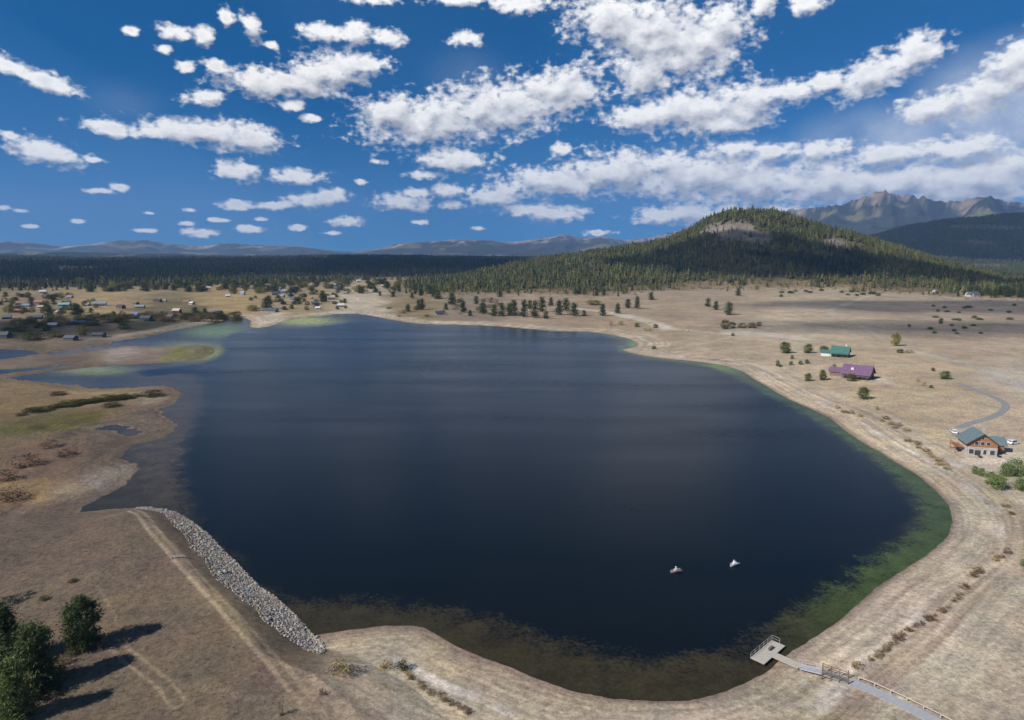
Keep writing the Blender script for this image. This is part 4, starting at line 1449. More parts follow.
def rail(pts, hgt, mtl, parent, name='railing', post=.03, step=1.6):
    m = MB()
    for (x0, y0, z0), (x1, y1, z1) in zip(pts[:-1], pts[1:]):
        d = math.hypot(x1 - x0, y1 - y0)
        n_ = max(1, round(d / step))
        for k in range(n_ + 1):
            t = k / n_
            x, y, z = x0 + (x1 - x0) * t, y0 + (y1 - y0) * t, z0 + (z1 - z0) * t
            m.tube([(x, y, z), (x, y, z + hgt)], post, 6)
        for hh_ in (hgt, hgt * .5):
            m.tube([(x0, y0, z0 + hh_), (x1, y1, z1 + hh_)], post * .8, 6)
    return m.build(name, mtl, parent)


# which long side looks to the water
gw0, gw1 = flat([(775, 655)], zp)[0], flat([(800.5, 666.5)], .9)[0]
inv = lambda q: ((q[0] - cen[0]) * math.cos(ang) + (q[1] - cen[1]) * math.sin(ang), -(q[0] - cen[0]) * math.sin(ang) + (q[1] - cen[1]) * math.cos(ang))
g0, g1 = inv(gw0), inv(gw1)
sgn = -1 if g1[1] < 0 else 1
wy_ = -sgn * (hw_ - .06)
rail([(-hl + .06, wy_, 0), (hl - .06, wy_, 0), (hl - .06, -wy_ * .2, 0)], 1.05, RAILM, dock)
# bench on the platform
bn = empty('bench', (cen[0] + ux[0] * hl * .25, cen[1] + ux[1] * hl * .25, zp), 'small brown bench on the pale dock platform', 'bench', None, ang)
MB().box(-.75, .75, -.2, .2, .42, .48).build('seat', TIMBER, bn)
for s in (-1, 1):
    MB().box(s * .6 - .05, s * .6 + .05, -.17, .17, 0, .419).build('leg', TIMBER, bn)
# gangway and ramp, in dock coordinates
g0 = (g0[0], sgn * (hw_ - .02))
def deckrun(a, b_, z0, z1, w, name, mtl):
    a, b_ = np.array(a), np.array(b_)
    d = b_ - a
    l_ = np.linalg.norm(d)
    d /= l_
    c = (a + b_) / 2
    m = MB()
    dz = (z1 - z0) / 2
    m.obox((c[0], c[1], (z0 + z1) / 2 - .06), (d[0] * l_ / 2, d[1] * l_ / 2, dz), (-d[1] * w / 2, d[0] * w / 2, 0), (0, 0, .06))
    return m.build(name, mtl, dock), d


_, dg = deckrun(g0, g1, 0.004, .35, 1.9, 'gangway', DECK)
g2 = inv(flat([(822.5, 671.8)], 1.4)[0])
_, dr = deckrun(g1, g2, .352, .85, 1.7, 'ramp', RAILM)
nn = (-dr[1], dr[0])
for s in (-1, 1):
    rail([(g1[0] + nn[0] * .8 * s, g1[1] + nn[1] * .8 * s, .36), (g2[0] + nn[0] * .8 * s, g2[1] + nn[1] * .8 * s, .86)], .95, RAILM, dock, step=1.4)
# boardwalk with dark timber rails joining dock and path
b0, b1 = flat([(822.5, 671.8)], 1.4)[0], walkline[0]
z0, z1 = zp + .85, gz(*walkline[0]) + .1
bw = empty('boardwalk', (b0[0], b0[1], 0), 'short timber boardwalk with dark railing posts between dock ramp and path', 'boardwalk')
d = b1 - b0
l_ = np.linalg.norm(d); d /= l_
n_ = np.array([-d[1], d[0]])
m = MB()
m.obox((d[0] * l_ / 2, d[1] * l_ / 2, (z0 + z1) / 2 - .08), (d[0] * l_ / 2, d[1] * l_ / 2, (z1 - z0) / 2), (n_[0] * .95, n_[1] * .95, 0), (0, 0, .07))
m.build('deck', mat('grey boards', (.33, .31, .29), .85, .15, 3, stripes=('X', 3, .15)), bw)
for s in (-1, 1):
    m = MB()
    k_ = max(3, int(l_ / 1.7))
    for k in range(k_ + 1):
        q = d * l_ * k / k_ + n_ * s * .98
        z = z0 + (z1 - z0) * k / k_
        big = .11 if k in (0, k_) else .08
        m.tube([(q[0], q[1], z - 1.0), (q[0], q[1], z + (1.35 if k == k_ else 1.1))], big, 7)
    for hh_ in (.55, 1.02):
        m.tube([(n_[0] * s * .98, n_[1] * s * .98, z0 + hh_), (d[0] * l_ + n_[0] * s * .98, d[1] * l_ + n_[1] * s * .98, z1 + hh_)], .06, 6)
    m.build('railing', TIMBER, bw)
# pale log rail fence along the path
fc = walkline[4:]
fn = empty('log_fence', (fc[0][0], fc[0][1], 0), 'low pale log rail fence along the lake side of the concrete path', 'fence')
tt_ = np.gradient(fc, axis=0); tt_ /= np.linalg.norm(tt_, axis=1)[:, None]
fl_ = fc + np.stack([-tt_[:, 1], tt_[:, 0]], 1) * 1.55
acc = np.concatenate([[0], np.cumsum(np.linalg.norm(np.diff(fl_, axis=0), axis=1))])
pp_ = [(np.interp(s, acc, fl_[:, 0]), np.interp(s, acc, fl_[:, 1])) for s in np.arange(0, acc[-1], 2.6)]
for a_, b_ in zip(pp_[:-1], pp_[1:]):
    za, zb = gz(*a_), gz(*b_)
    MB().tube([(a_[0] - fc[0][0], a_[1] - fc[0][1], za + .62), (b_[0] - fc[0][0], b_[1] - fc[0][1], zb + .62)], [.11, .09], 7).build('rail', PALELOG, fn)
for a_ in pp_:
    za = gz(*a_)
    MB().tube([(a_[0] - fc[0][0], a_[1] - fc[0][1], za - .3), (a_[0] - fc[0][0], a_[1] - fc[0][1], za + .75)], .12, 7).build('post', PALELOG, fn)
# staff gauge rack on the dam
p = at(178, 558)
bk = empty('bench', tuple(p), 'small low grey bench on the dam crest above the boulders', 'bench', None, 0.15)
MB().box(-1.5, 1.5, -.2, .2, .42, .5).build('seat', mat('grey plank', (.3, .3, .31), .8, .2, 3), bk)
for s in (-1, 1):
    MB().box(s * 1.2 - .07, s * 1.2 + .07, -.18, .18, -.1, .419).build('leg', TIMBER, bk)


# ------------------------------------------------------------------ boats with people
def skin_figure(name, joints, edges, radii, material, parent=None):
    me = bpy.data.meshes.new(name)
    me.from_pydata(joints, edges, [])
    o = link(name, me, material, parent)
    s = o.modifiers.new('skin', 'SKIN')
    for i, r in enumerate(radii):
        me.skin_vertices[0].data[i].radius = (r, r)
    me.skin_vertices[0].data[0].use_root = True
    s.use_smooth_shade = True
    ss = o.modifiers.new('sub', 'SUBSURF')
    ss.levels = ss.render_levels = 1
    return o


def seated_person(loc, rz, label, shirt):
    J = [(0, 0, .12), (0, .0, .35), (0, .02, .58), (0, .04, .70), (0, .06, .80), (0, .07, .93),
         (.19, .03, .60), (.27, .16, .40), (.18, .36, .36), (-.19, .03, .60), (-.27, .16, .40), (-.18, .36, .36),
         (.12, .10, .12), (.15, .46, .22), (.15, .62, -.12), (-.12, .10, .12), (-.15, .46, .22), (-.15, .62, -.12)]
    E = [(0, 1), (1, 2), (2, 3), (3, 4), (4, 5), (2, 6), (6, 7), (7, 8), (2, 9), (9, 10), (10, 11), (0, 12), (12, 13), (13, 14), (0, 15), (15, 16), (16, 17)]
    Rr = [.16, .15, .16, .07, .10, .09, .075, .055, .04, .075, .055, .04, .11, .08, .05, .11, .08, .05]
    o = skin_figure('person', J, E, Rr, shirt)
    o.location = loc
    o.rotation_euler = (0, 0, rz)
    tag(o, label, 'person')
    hat = MB()
    rings = []
    for z, r in ((.94, .19), (.96, .19), (.965, .11), (1.03, .10), (1.06, .05)):
        rings.append([(r * math.cos(2 * PI * k / 12), .075 + r * math.sin(2 * PI * k / 12), z) for k in range(12)])
    hat.loft(rings).build('hat', mat('white cloth', (.75, .74, .72), .9, .05, 3), o, True)
    return o


def boat(px, py, rz, hullm, label):
    p = flat([(px, py)], .1)[0]
    o = empty('boat', (p[0], p[1], 0), label, 'boat', None, rz)
    outer, inner = [], []
    for t in np.linspace(-1, 1, 11):
        w = .62 * (1 - max(0, t) ** 2.4 * .96) * (1 - .15 * max(0, -t))
        zt = .40 + .14 * max(0, t) ** 2
        y = t * 1.55
        outer.append([(-w, y, zt), (-w * .9, y, .12), (-w * .6, y, -.12), (w * .6, y, -.12), (w * .9, y, .12), (w, y, zt), (w * .88, y, zt), (w * .7, y, .06), (-w * .7, y, .06), (-w * .88, y, zt)])
    MB().loft(outer).build('hull', hullm, o, False)
    MB().box(-.5, .5, -.32, .05, .22, .27).build('seat', mat('boat seat', (.35, .30, .24), .7, .1, 3), o)
    for s in (-1, 1):
        oar = MB()
        oar.tube([(s * .25, .25, .5), (s * .80, -.7, .42)], .025, 6)
        oar.obox((s * .87, -.82, .41), (.07, -.13, -.01), (.06, .03, 0), (0, 0, .012))
        oar.build('oar', PALELOG, o)
    return p


p = boat(676, 571, 1.9, mat('faded red hull', (.42, .30, .28), .5, .1, 2, .5), 'small boat with faded pink-red hull, left of two on the lake')
seated_person((p[0], p[1] , .26), 1.9, 'person seated in the pink-red boat in pale clothes', mat('pale shirt', (.62, .60, .60), .9, .08, 3))
p = boat(734, 564.5, 2.2, mat('white hull', (.70, .71, .72), .4, .05, 2, .5), 'small white boat, right of two on the lake')
seated_person((p[0], p[1], .26), 2.2, 'person seated in the white boat in bright white clothes', mat('white shirt', (.75, .76, .77), .9, .05, 3))
# ------------------------------------------------------------------ cars
CARP = mat('white car paint', (.74, .75, .76), .3, .03, 1, .5)
CARG = mat('car glass', (.03, .035, .04), .1, .05, 1, .6)
TYRE = mat('tyre rubber', (.03, .03, .03), .85, .1, 3)
LAMP = mat('headlight glass', (.6, .6, .58), .2, .05, 1, .6)


def make_car():
    o = empty('parked_car', (0, 0, 0), 'x', 'car')
    prof = [(-2.2, .35), (-2.25, .8), (-2.1, 1.0), (-1.95, 1.62), (-1.7, 1.72), (.25, 1.72), (.95, 1.12), (2.0, .98), (2.22, .8), (2.25, .35)]
    m = MB()
    rings = []
    for y, k in ((-.88, .96), (-.92, 1), (.92, 1), (.88, .96)):
        rings.append([(x * (1 if k == 1 else .985), y * (1 if z < 1.1 else .86), z) for x, z in prof])
    m.loft(rings).build('body', CARP, o, bevel=.03)
    g = MB()
    for s in (-1, 1):
        g.add([(-1.8, s * .90, 1.12), (.7, s * .90, 1.12), (.2, s * .82, 1.6), (-1.7, s * .82, 1.6)], [(0, 1, 2, 3) if s > 0 else (3, 2, 1, 0)])
    g.add([(.93, -.72, 1.16), (.93, .72, 1.16), (.33, .68, 1.67), (.33, -.68, 1.67)], [(0, 1, 2, 3)])
    g.add([(-2.08, -.72, 1.1), (-2.08, .72, 1.1), (-1.985, .68, 1.58), (-1.985, -.68, 1.58)], [(3, 2, 1, 0)])
    g.build('window', CARG, o)
    for x in (-1.4, 1.4):
        for s in (-1, 1):
            w = MB().tube([(x, s * .78, .34), (x, s * .97, .34)], .34, 14).build('wheel', TYRE, o)
            MB().tube([(x, s * .972, .34), (x, s * .985, .34)], .18, 10).build('rim', RAILM, w)
    for s in (-1, 1):
        MB().box(2.2, 2.27, s * .65 - .16, s * .65 + .16, .68, .84).build('headlight', LAMP, o)
    return o


car0 = make_car()
for i, (px, py, rz, lab) in enumerate([(953.5, 433, 1.2, 'white car left of the log house at the end of the drive'), (1013.5, 444, .3, 'white car right of the log house beside its wing'), (689, 331.5, .1, 'white car on the pale dirt road across the field')]):
    o = car0 if i == 0 else copy_tree(car0)
    p = at(px, py)
    o.location = (p[0], p[1], p[2])
    o.rotation_euler = (0, 0, rz)
    o['label'] = lab
    o['group'] = 'white parked cars'


# ------------------------------------------------------------------ houses
GLASS = mat('window glass', (.04, .05, .06), .12, .05, 1, .6)
FRAME = mat('white trim', (.62, .61, .58), .7, .05, 3)
DOORM = mat('brown door', (.14, .09, .06), .6, .1, 3)


def gable(m, Lx, Wy, hw2, hr, z0=0.0):
    """wall body, ridge along local X"""
    x, y = Lx / 2, Wy / 2
    ring = lambda xx: [(xx, -y, z0), (xx, y, z0), (xx, y, hw2), (xx, 0, hr), (xx, -y, hw2)]
    m.loft([ring(-x), ring(x)])
    return m


def roof_mb(Lx, Wy, hw2, hr, ov=.5, th=.18):
    m = MB()
    x, y = Lx / 2 + ov, Wy / 2
    sl = (hr - hw2) / y
    ye = y + ov
    ze = hw2 - sl * ov
    e = .02
    for s in (-1, 1):
        prof = [(0, hr + e), (s * ye, ze + e), (s * ye, ze + e + th), (0, hr + e + th)]
        ra = [(-x, a_, b_) for a_, b_ in prof]
        rb = [(x, a_, b_) for a_, b_ in prof]
        m.loft([ra, rb] if s < 0 else [rb, ra])
    return m


def win(parent, c, w, h, axis, s):
    """framed window on a wall; axis 'x' = wall faces +-x"""
    x, y, z = c
    if axis == 'y':
        fr = MB().box(x - w / 2 - .09, x + w / 2 + .09, y - (.0 if s > 0 else .06), y + (.06 if s > 0 else 0), z - h / 2 - .09, z + h / 2 + .09).build('window', FRAME, parent)
        y2 = y + s * .063
        MB().box(x - w / 2, x + w / 2, min(y2, y2 + s * .02), max(y2, y2 + s * .02), z - h / 2, z + h / 2).build('pane', GLASS, fr)
    else:
        fr = MB().box(x - (.0 if s > 0 else .06), x + (.06 if s > 0 else 0), y - w / 2 - .09, y + w / 2 + .09, z - h / 2 - .09, z + h / 2 + .09).build('window', FRAME, parent)
        x2 = x + s * .063
        MB().box(min(x2, x2 + s * .02), max(x2, x2 + s * .02), y - w / 2, y + w / 2, z - h / 2, z + h / 2).build('pane', GLASS, fr)


def door(parent, c, w, h, axis, s, mtl=None, name='door'):
    x, y, z = c
    if axis == 'y':
        return MB().box(x - w / 2, x + w / 2, min(y, y + s * .07), max(y, y + s * .07), z, z + h).build(name, mtl or DOORM, parent)
    return MB().box(min(x, x + s * .07), max(x, x + s * .07), y - w / 2, y + w / 2, z, z + h).build(name, mtl or DOORM, parent)


COLS = {'white': (.58, .57, .55), 'cream': (.58, .52, .40), 'grey': (.34, .35, .37), 'darkgrey': (.10, .105, .12), 'brown': (.20, .135, .09), 'red': (.36, .16, .11), 'terracotta': (.45, .25, .17), 'blue': (.10, .16, .34),
        'bluegrey': (.12, .145, .185), 'teal': (.20, .36, .36), 'green': (.10, .26, .20), 'tan': (.42, .34, .24), 'pink': (.50, .38, .33), 'black': (.06, .06, .07), 'silver': (.26, .28, .31)}


def cm(c, kind):
    return mat(f'{c} {kind}', COLS[c], .75 if kind == 'siding' else .6, .12, 2.0, .3, stripes=('Z', 2.5, .12) if kind == 'siding' else None)


def small_house(px, py, wpx, hpx, wallc, roofc, label, rz):
    p = HP.pop(0)
    m_ = mpp(p)
    Lx = max(6.5, wpx * m_ * .82)
    Wy = min(max(6.0, Lx * .65), 10)
    tot = min(max(4.4, hpx * m_ * .8), 8.5)
    hw2 = tot * .58
    zmin = min(gz(p[0] + a_ * 4, p[1] + b_ * 4) for a_ in (-1, 1) for b_ in (-1, 1))
    o = empty('house', (p[0], p[1], zmin - .05), label, 'house', 'houses of the lakeside settlement', rz)
    gable(MB(), Lx, Wy, hw2, tot, -.3).build('wall', cm(wallc, 'siding'), o)
    rf = roof_mb(Lx, Wy, hw2, tot).build('roof', cm(roofc, 'roofing'), o)
    if random.random() < .6:
        MB().box(Lx * .2, Lx * .2 + .7, .3, 1.0, tot - .5, tot + .8).build('chimney', cm('grey', 'siding'), rf)
    door(o, (Lx * .1, -Wy / 2, 0), 1.1, 2.1, 'y', -1)
    for x in (-Lx * .32, -Lx * .1, Lx * .32):
        win(o, (x, -Wy / 2, 1.6), 1.2, 1.2, 'y', -1)
    win(o, (Lx / 2, 0, 1.7), 1.4, 1.2, 'x', 1)
    win(o, (-Lx / 2, 0, 1.7), 1.4, 1.2, 'x', -1)
    return o


HOUSES = [
    (5, 338, 11, 8, 'darkgrey', 'darkgrey', 'dark house with dark grey roof at the picture edge nearest the inlet'),
    (71, 340, 13, 6, 'darkgrey', 'darkgrey', 'dark grey house on the inlet bank left of the tall bushy willow'),
    (99, 337, 13, 5, 'darkgrey', 'black', 'low grey house on the inlet bank right of the tall bushy willow'),
    (53, 327, 10, 5, 'bluegrey', 'silver', 'blue-grey house with pale roof behind the dark inlet bank'),
    (80, 324, 16, 5, 'darkgrey', 'blue', 'dark house below the broad dark conifer'),
    (106, 318, 11, 6, 'terracotta', 'red', 'terracotta house with red roof above the inlet thicket'),
    (100, 306, 14, 6, 'white', 'silver', 'large white house with grey roof standing in the open grass'),
    (88, 306, 6, 4, 'silver', 'white', 'small pale shed left of the large white house'),
    (121, 308.5, 9, 5, 'brown', 'black', 'brown house with black roof right of the large white house'),
    (24, 307, 13, 3.5, 'white', 'silver', 'long low white building among the western houses'),
    (22, 312, 15, 3.5, 'tan', 'red', 'long building with red-brown roof below the long white one'),
    (39, 304, 9, 5, 'pink', 'red', 'pink house with red roof right of the long white building'),
    (41, 308.5, 6, 3, 'white', 'tan', 'tiny white cabin below the pink house'),
    (43, 293, 7, 3.5, 'white', 'white', 'white house alone at the edge of the dark forest'),
    (10, 300, 12, 4, 'pink', 'brown', 'pinkish house with brown roof, farthest west in the back row'),
    (65, 306.5, 12, 5, 'teal', 'teal', 'teal house behind the broad dark conifer'),
    (70, 298, 6, 3, 'tan', 'silver', 'small tan house behind the teal one'),
    (7, 319, 9, 4, 'bluegrey', 'bluegrey', 'blue-grey house behind the western bushes'),
    (35, 319, 15, 4, 'brown', 'darkgrey', 'dark brown house behind the western bushes'),
    (57, 314, 5, 3, 'cream', 'tan', 'small cream cabin between the two conifers'),
    (136, 318, 10, 7, 'white', 'blue', 'white house with bright blue roof by the inlet'),
    (146, 321, 12, 7, 'bluegrey', 'darkgrey', 'dark blue-grey house right of the blue-roofed one'),
    (140, 308, 10, 3, 'silver', 'silver', 'pale metal barn behind the blue-roofed house'),
    (158, 302, 9, 4, 'brown', 'black', 'dark house in the middle of the tan pasture'),
    (164, 302, 4, 3, 'white', 'silver', 'small white shed right of the dark pasture house'),
    (187, 304, 8, 5, 'brown', 'brown', 'brown house at the right of the tan pasture'),
    (192, 304.5, 4, 3, 'white', 'white', 'small white shed right of the brown pasture house'),
    (136, 304.5, 5, 3, 'red', 'brown', 'red-brown shed above the pale metal barn'),
    (177, 313, 9, 6, 'red', 'pink', 'red-walled house by the inlet, taller of two'),
    (171, 318, 7, 4, 'pink', 'darkgrey', 'small pink house left below the red-walled one'),
    (185, 318, 8, 4, 'darkgrey', 'brown', 'dark house right below the red-walled one'),
    (217, 314, 11, 5, 'bluegrey', 'bluegrey', 'blue-grey house farthest east on the inlet bank'),
    (208, 288.5, 6, 2.5, 'white', 'white', 'white house in the yellow tree belt, left of three'),
    (228, 297, 5, 2.5, 'white', 'white', 'low white house in front of the yellow tree belt'),
    (243, 295, 3.5, 5, 'white', 'silver', 'narrow tall white building in the yellow tree belt'),
    (270, 312, 18, 4.5, 'grey', 'darkgrey', 'long grey house at the foot of the big dark conifer'),
    (278, 290, 8, 4, 'grey', 'bluegrey', 'grey house at the back of the dense grey cluster'),
    (285, 293, 8, 4, 'bluegrey', 'silver', 'blue-grey house with silver roof in the dense grey cluster'),
    (291, 296, 8, 4, 'silver', 'bluegrey', 'silver house at the right of the dense grey cluster'),
    (281, 297.5, 8, 4, 'grey', 'silver', 'grey house with silver roof in the dense grey cluster'),
    (275, 295, 7, 4, 'bluegrey', 'darkgrey', 'dark house at the left of the dense grey cluster'),
    (293, 300.5, 7, 4, 'white', 'bluegrey', 'white house at the front of the dense grey cluster'),
    (304, 297, 6, 3, 'brown', 'brown', 'brown cabin left of a near-identical one right of the grey cluster'),
    (310, 298.5, 6, 3, 'brown', 'red', 'brown cabin with red roof right of the grey cluster'),
    (315, 304.5, 8, 4, 'tan', 'darkgrey', 'tan house left of the pink-roofed pair by the dark pine'),
    (331, 298.5, 9, 6, 'pink', 'pink', 'pink house right of the dark pine'),
    (318, 309.5, 5, 3, 'white', 'white', 'small white cabin nearest the sandy inlet'),
    (341, 307, 8, 4.5, 'cream', 'white', 'cream house with white roof just above the sandy inlet'),
    (334, 286, 8, 3, 'grey', 'white', 'house with bright white roof at the forest edge'),
    (338, 289.5, 9, 4, 'darkgrey', 'darkgrey', 'dark grey house below the bright white roof'),
    (345, 294, 4, 2.5, 'white', 'silver', 'tiny white shed left of the wide yellow-green tree'),
    (358.5, 282, 5, 3, 'white', 'white', 'tiny white house above the wide yellow-green tree'),
    (383, 287, 5, 3, 'cream', 'cream', 'cream cabin on the tan slope, the western one'),
    (427, 288, 5, 3.5, 'cream', 'white', 'cream cabin on the tan slope, by the hill forest'),
    (440, 315, 10, 5, 'grey', 'black', 'grey house with black roof among the far shore pines'),
    (488, 298.5, 9, 3.5, 'red', 'brown', 'red-brown cabin below the western hill forest'),
]
hpos, _ = at_many([(h[0], h[1]) for h in HOUSES])
HP = list(hpos)
for h in HOUSES:
    small_house(*h, random.uniform(-.5, .5))

# log house with stone base
STONE = mat('pale stone', (.44, .39, .36), .9, .35, 1.6)
LOGS = mat('orange logs', (.40, .185, .09), .75, .2, 1.5, stripes=('Z', 1.6, .35))
MROOF = mat('blue-green metal roof', (.135, .185, .195), .55, .14, .8, .4, stripes=('X', 1.6, .12))
p = at(984.5, 455.5)
hz0 = min(gz(p[0] + a_, p[1] + b_) for a_ in (-8, 8) for b_ in (0, 12))
o = empty('log_house', (p[0] + .2, p[1] + 4.7, hz0 - .1), 'large log house with stone ground floor and blue-green metal roof on the east shore', 'house', None, -.28)
W2, D2 = 5.0, 4.8          # half width along x (gable front), half depth
m = MB(); m.box(-W2, W2, -D2, D2, -.5, 3.5); m.build('stone_wall', STONE, o)
m = MB()
ring = lambda yy: [(-W2 + .06, yy, 3.503), (W2 - .06, yy, 3.503), (W2 - .06, yy, 5.0), (0, yy, 8.7), (-W2 + .06, yy, 5.0)]
m.loft([ring(D2 - .06), ring(-D2 + .06)]); m.build('log_wall', LOGS, o)
rf = roof_mb(2 * D2 + .6, 2 * W2, 5.0, 8.7, .7, .25)
rf.v = [(-y, x, z) for x, y, z in rf.v]
roof = rf.build('roof', MROOF, o)
MB().box(1.6, 2.5, 1.3, 2.2, 6.4, 9.4).build('chimney', STONE, roof)
# cross wing to the right rear
wing = MB(); ring = lambda xx: [(xx, -3.0, -.5), (xx, 3.0, -.5), (xx, 3.0, 4.0), (xx, 0, 6.2), (xx, -3.0, 4.0)]
wing.loft([ring(W2 + .002), ring(W2 + 3.6)]); wing.v = [(x, y + 2.2, z) for x, y, z in wing.v]; wing.build('wing', LOGS, o)
wr = roof_mb(6.6, 6.0, 4.0, 6.2, .5, .2); wr.v = [(x + W2 + .8, y + 2.2, z) for x, y, z in wr.v]; wr.build('wing_roof', MROOF, o)
for x in (-3.4, 1.0, 3.4):
    win(o, (x, -D2, 1.7), 1.5 if x != 1 else 1.0, 1.7, 'y', -1)
door(o, (-1.3, -D2, 0), 1.9, 2.3, 'y', -1, GLASS, 'glass_door')
for x in (-1.9, 0, 1.9):
    win(o, (x, -D2 + .06, 4.9), 1.1, 1.2, 'y', -1)
win(o, (0, -D2 + .06, 6.8), .8, .8, 'y', -1)
for y in (-2.5, 1.5):
    win(o, (-W2, y, 2.0), 1.3, 1.4, 'x', -1)
dk = MB(); dk.box(-W2 - 3.0, -W2 - .01, -2.5, 3.5, 2.5, 2.7); dko = dk.build('deck', LOGS, o)
rl = MB()
for y in np.linspace(-2.4, 3.4, 5):
    rl.box(-W2 - 2.95, -W2 - 2.8, y - .07, y + .07, 2.703, 3.7)
rl.box(-W2 - 3.0, -W2 - 2.75, -2.5, 3.5, 3.703, 3.8)
rl.build('railing', LOGS, dko)
for y in (-2.3, 3.3):
    MB().box(-W2 - 2.9, -W2 - 2.65, y - .12, y + .12, -.4, 2.497).build('post', LOGS, o)
for x in (-3.6, 3.6):
    sh = empty('patio_table', (o.location[0] + x, o.location[1] - D2 - 2.2, hz0), 'dark patio table in front of the stone wall, ' + ('left one' if x < 0 else 'right one'), 'table', 'dark patio tables')
    MB().tube([(0, 0, .7), (0, 0, .76)], .8, 14).build('tabletop', mat('dark cloth', (.05, .05, .055), .8, .1, 3), sh)
    MB().tube([(0, 0, -.1), (0, 0, .699)], .07, 8).build('stem', TIMBER, sh)

# house with purple metal roof
PROOF = mat('purple metal roof', (.17, .098, .165), .6, .16, .8, .4, stripes=('X', 1.6, .12))
WALLT = mat('brown board wall', (.22, .15, .11), .8, .15, 2, stripes=('Z', 2, .15))
p = at(862, 379)
o = empty('purple_roofed_house', (p[0], p[1] + 5, p[2] - .2), 'wide house with a purple metal roof on the east slope', 'house', None, -.72)
gable(MB(), 15, 12, 3.3, 7.8, -.5).build('wall', WALLT, o)
rf = roof_mb(15, 12, 3.3, 7.8, .9, .2).build('roof', PROOF, o)
MB().box(-3.2, -1.6, -3.8, -2.2, 4.4, 6.4).build('dormer', FRAME, rf)
MB().box(-5.6, -4.9, .2, 1.0, 6.3, 8.0).build('chimney', TIMBER, rf)
wg = MB(); gable(wg, 8, 7, 2.8, 5.0, -.5); wg.v = [(x - 11.51, y + 1.2, z) for x, y, z in wg.v]; wg.build('wing', WALLT, o)
wr = roof_mb(8, 7, 2.8, 5.0, .6, .2); wr.v = [(x - 11.9, y + 1.2, z) for x, y, z in wr.v]; wr.build('wing_roof', PROOF, o)
pr_ = MB(); pr_.box(-7, 7, -8.6, -6.95, 2.15, 2.35); pr_.build('porch_roof', PROOF, o)
for x in (-6.8, -2.3, 2.3, 6.8):
    MB().box(x - .1, x + .1, -8.4, -8.2, -.5, 2.147).build('post', TIMBER, o)
door(o, (0, -6, 0), 1.2, 2.1, 'y', -1)
for x in (-5, -2.5, 2.8, 5.2):
    win(o, (x, -6, 1.5), 1.4, 1.2, 'y', -1)
for y in (-2.6, 2.2):
    door(o, (7.5, y, -.1), 3.2, 2.5, 'x', 1, mat('dark garage door', (.07, .065, .07), .6, .1, 2), 'garage_door')
win(o, (7.5, 0, 5.0), 1.2, 1.0, 'x', 1)

# house with green metal roof
GROOF = mat('green metal roof', (.065, .165, .14), .55, .16, .8, .4, stripes=('X', 1.6, .12))
p = at(843, 357)
o = empty('green_roofed_house', (p[0], p[1] + 4, p[2] - .2), 'house with bright green metal roof behind the purple-roofed one', 'house', None, -.6)
gable(MB(), 11, 10, 3.4, 7.4, -.6).build('wall', WALLT, o)
rf = roof_mb(11, 10, 3.4, 7.4, .8, .2).build('roof', GROOF, o)
MB().box(2.8, 3.9, .3, 1.4, 6.2, 8.8).build('chimney', FRAME, rf)
pr_ = MB(); pr_.box(-6, 6, -8, -5.55, 2.5, 2.7); pr_.build('porch_roof', GROOF, o)
for x in (-5.8, -2, 2, 5.8):
    MB().box(x - .1, x + .1, -7.8, -7.6, -.5, 2.497).build('post', TIMBER, o)
wg = MB(); gable(wg, 7, 6, 2.6, 4.2, -.6); wg.v = [(x - 9.01, y - 1, z) for x, y, z in wg.v]; wg.build('wing', FRAME, o)
wr = roof_mb(7, 6, 2.6, 4.2, .5, .2); wr.v = [(x - 9.3, y - 1, z) for x, y, z in wr.v]; wr.build('wing_roof', GROOF, o)
door(o, (0, -5, 0), 1.2, 2.1, 'y', -1)
for x in (-3.6, 3.2):
    win(o, (x, -5, 1.6), 1.5, 1.2, 'y', -1)
win(o, (5.5, 0, 4.8), 1.3, 1.2, 'x', 1)
win(o, (5.5, -2.5, 1.6), 1.3, 1.2, 'x', 1)

# long white house below the hill forest
p = at(972, 296.5)
o = empty('white_house', (p[0], p[1], p[2] - .3), 'long white house with dark blue roof at the foot of the hill forest', 'house', None, .12)
gable(MB(), 20, 9, 4.5, 8.5, -.6).build('wall', cm('white', 'siding'), o)
roof_mb(20, 9, 4.5, 8.5, .6, .2).build('roof', cm('darkgrey', 'roofing'), o)
wg = MB(); gable(wg, 10, 7, 4.2, 8.2, -.6); wg.v = [(-y - 8, x - 5, z) for x, y, z in wg.v]; wg.build('wing', cm('white', 'siding'), o)
wr = roof_mb(10, 7, 4.2, 8.2, .5, .2); wr.v = [(-y - 8, x - 5.2, z) for x, y, z in wr.v]; wr.build('wing_roof', cm('darkgrey', 'roofing'), o)
for x in (-2, 1.5, 5, 8):
    win(o, (x, -4.5, 2.2), 1.6, 1.6, 'y', -1)
door(o, (3.2, -4.5, 0), 1.2, 2.1, 'y', -1)
p = at(935, 292.5)
o = empty('shed', (p[0], p[1], p[2] - .2), 'small pale shed left of the long white house below the forest', 'shed', None, .5)
gable(MB(), 7, 6, 3.4, 5.4, -.5).build('wall', cm('white', 'siding'), o)
roof_mb(7, 6, 3.4, 5.4, .4, .15).build('roof', cm('silver', 'roofing'), o)
door(o, (0, -3, 0), 2.2, 2.4, 'y', -1)

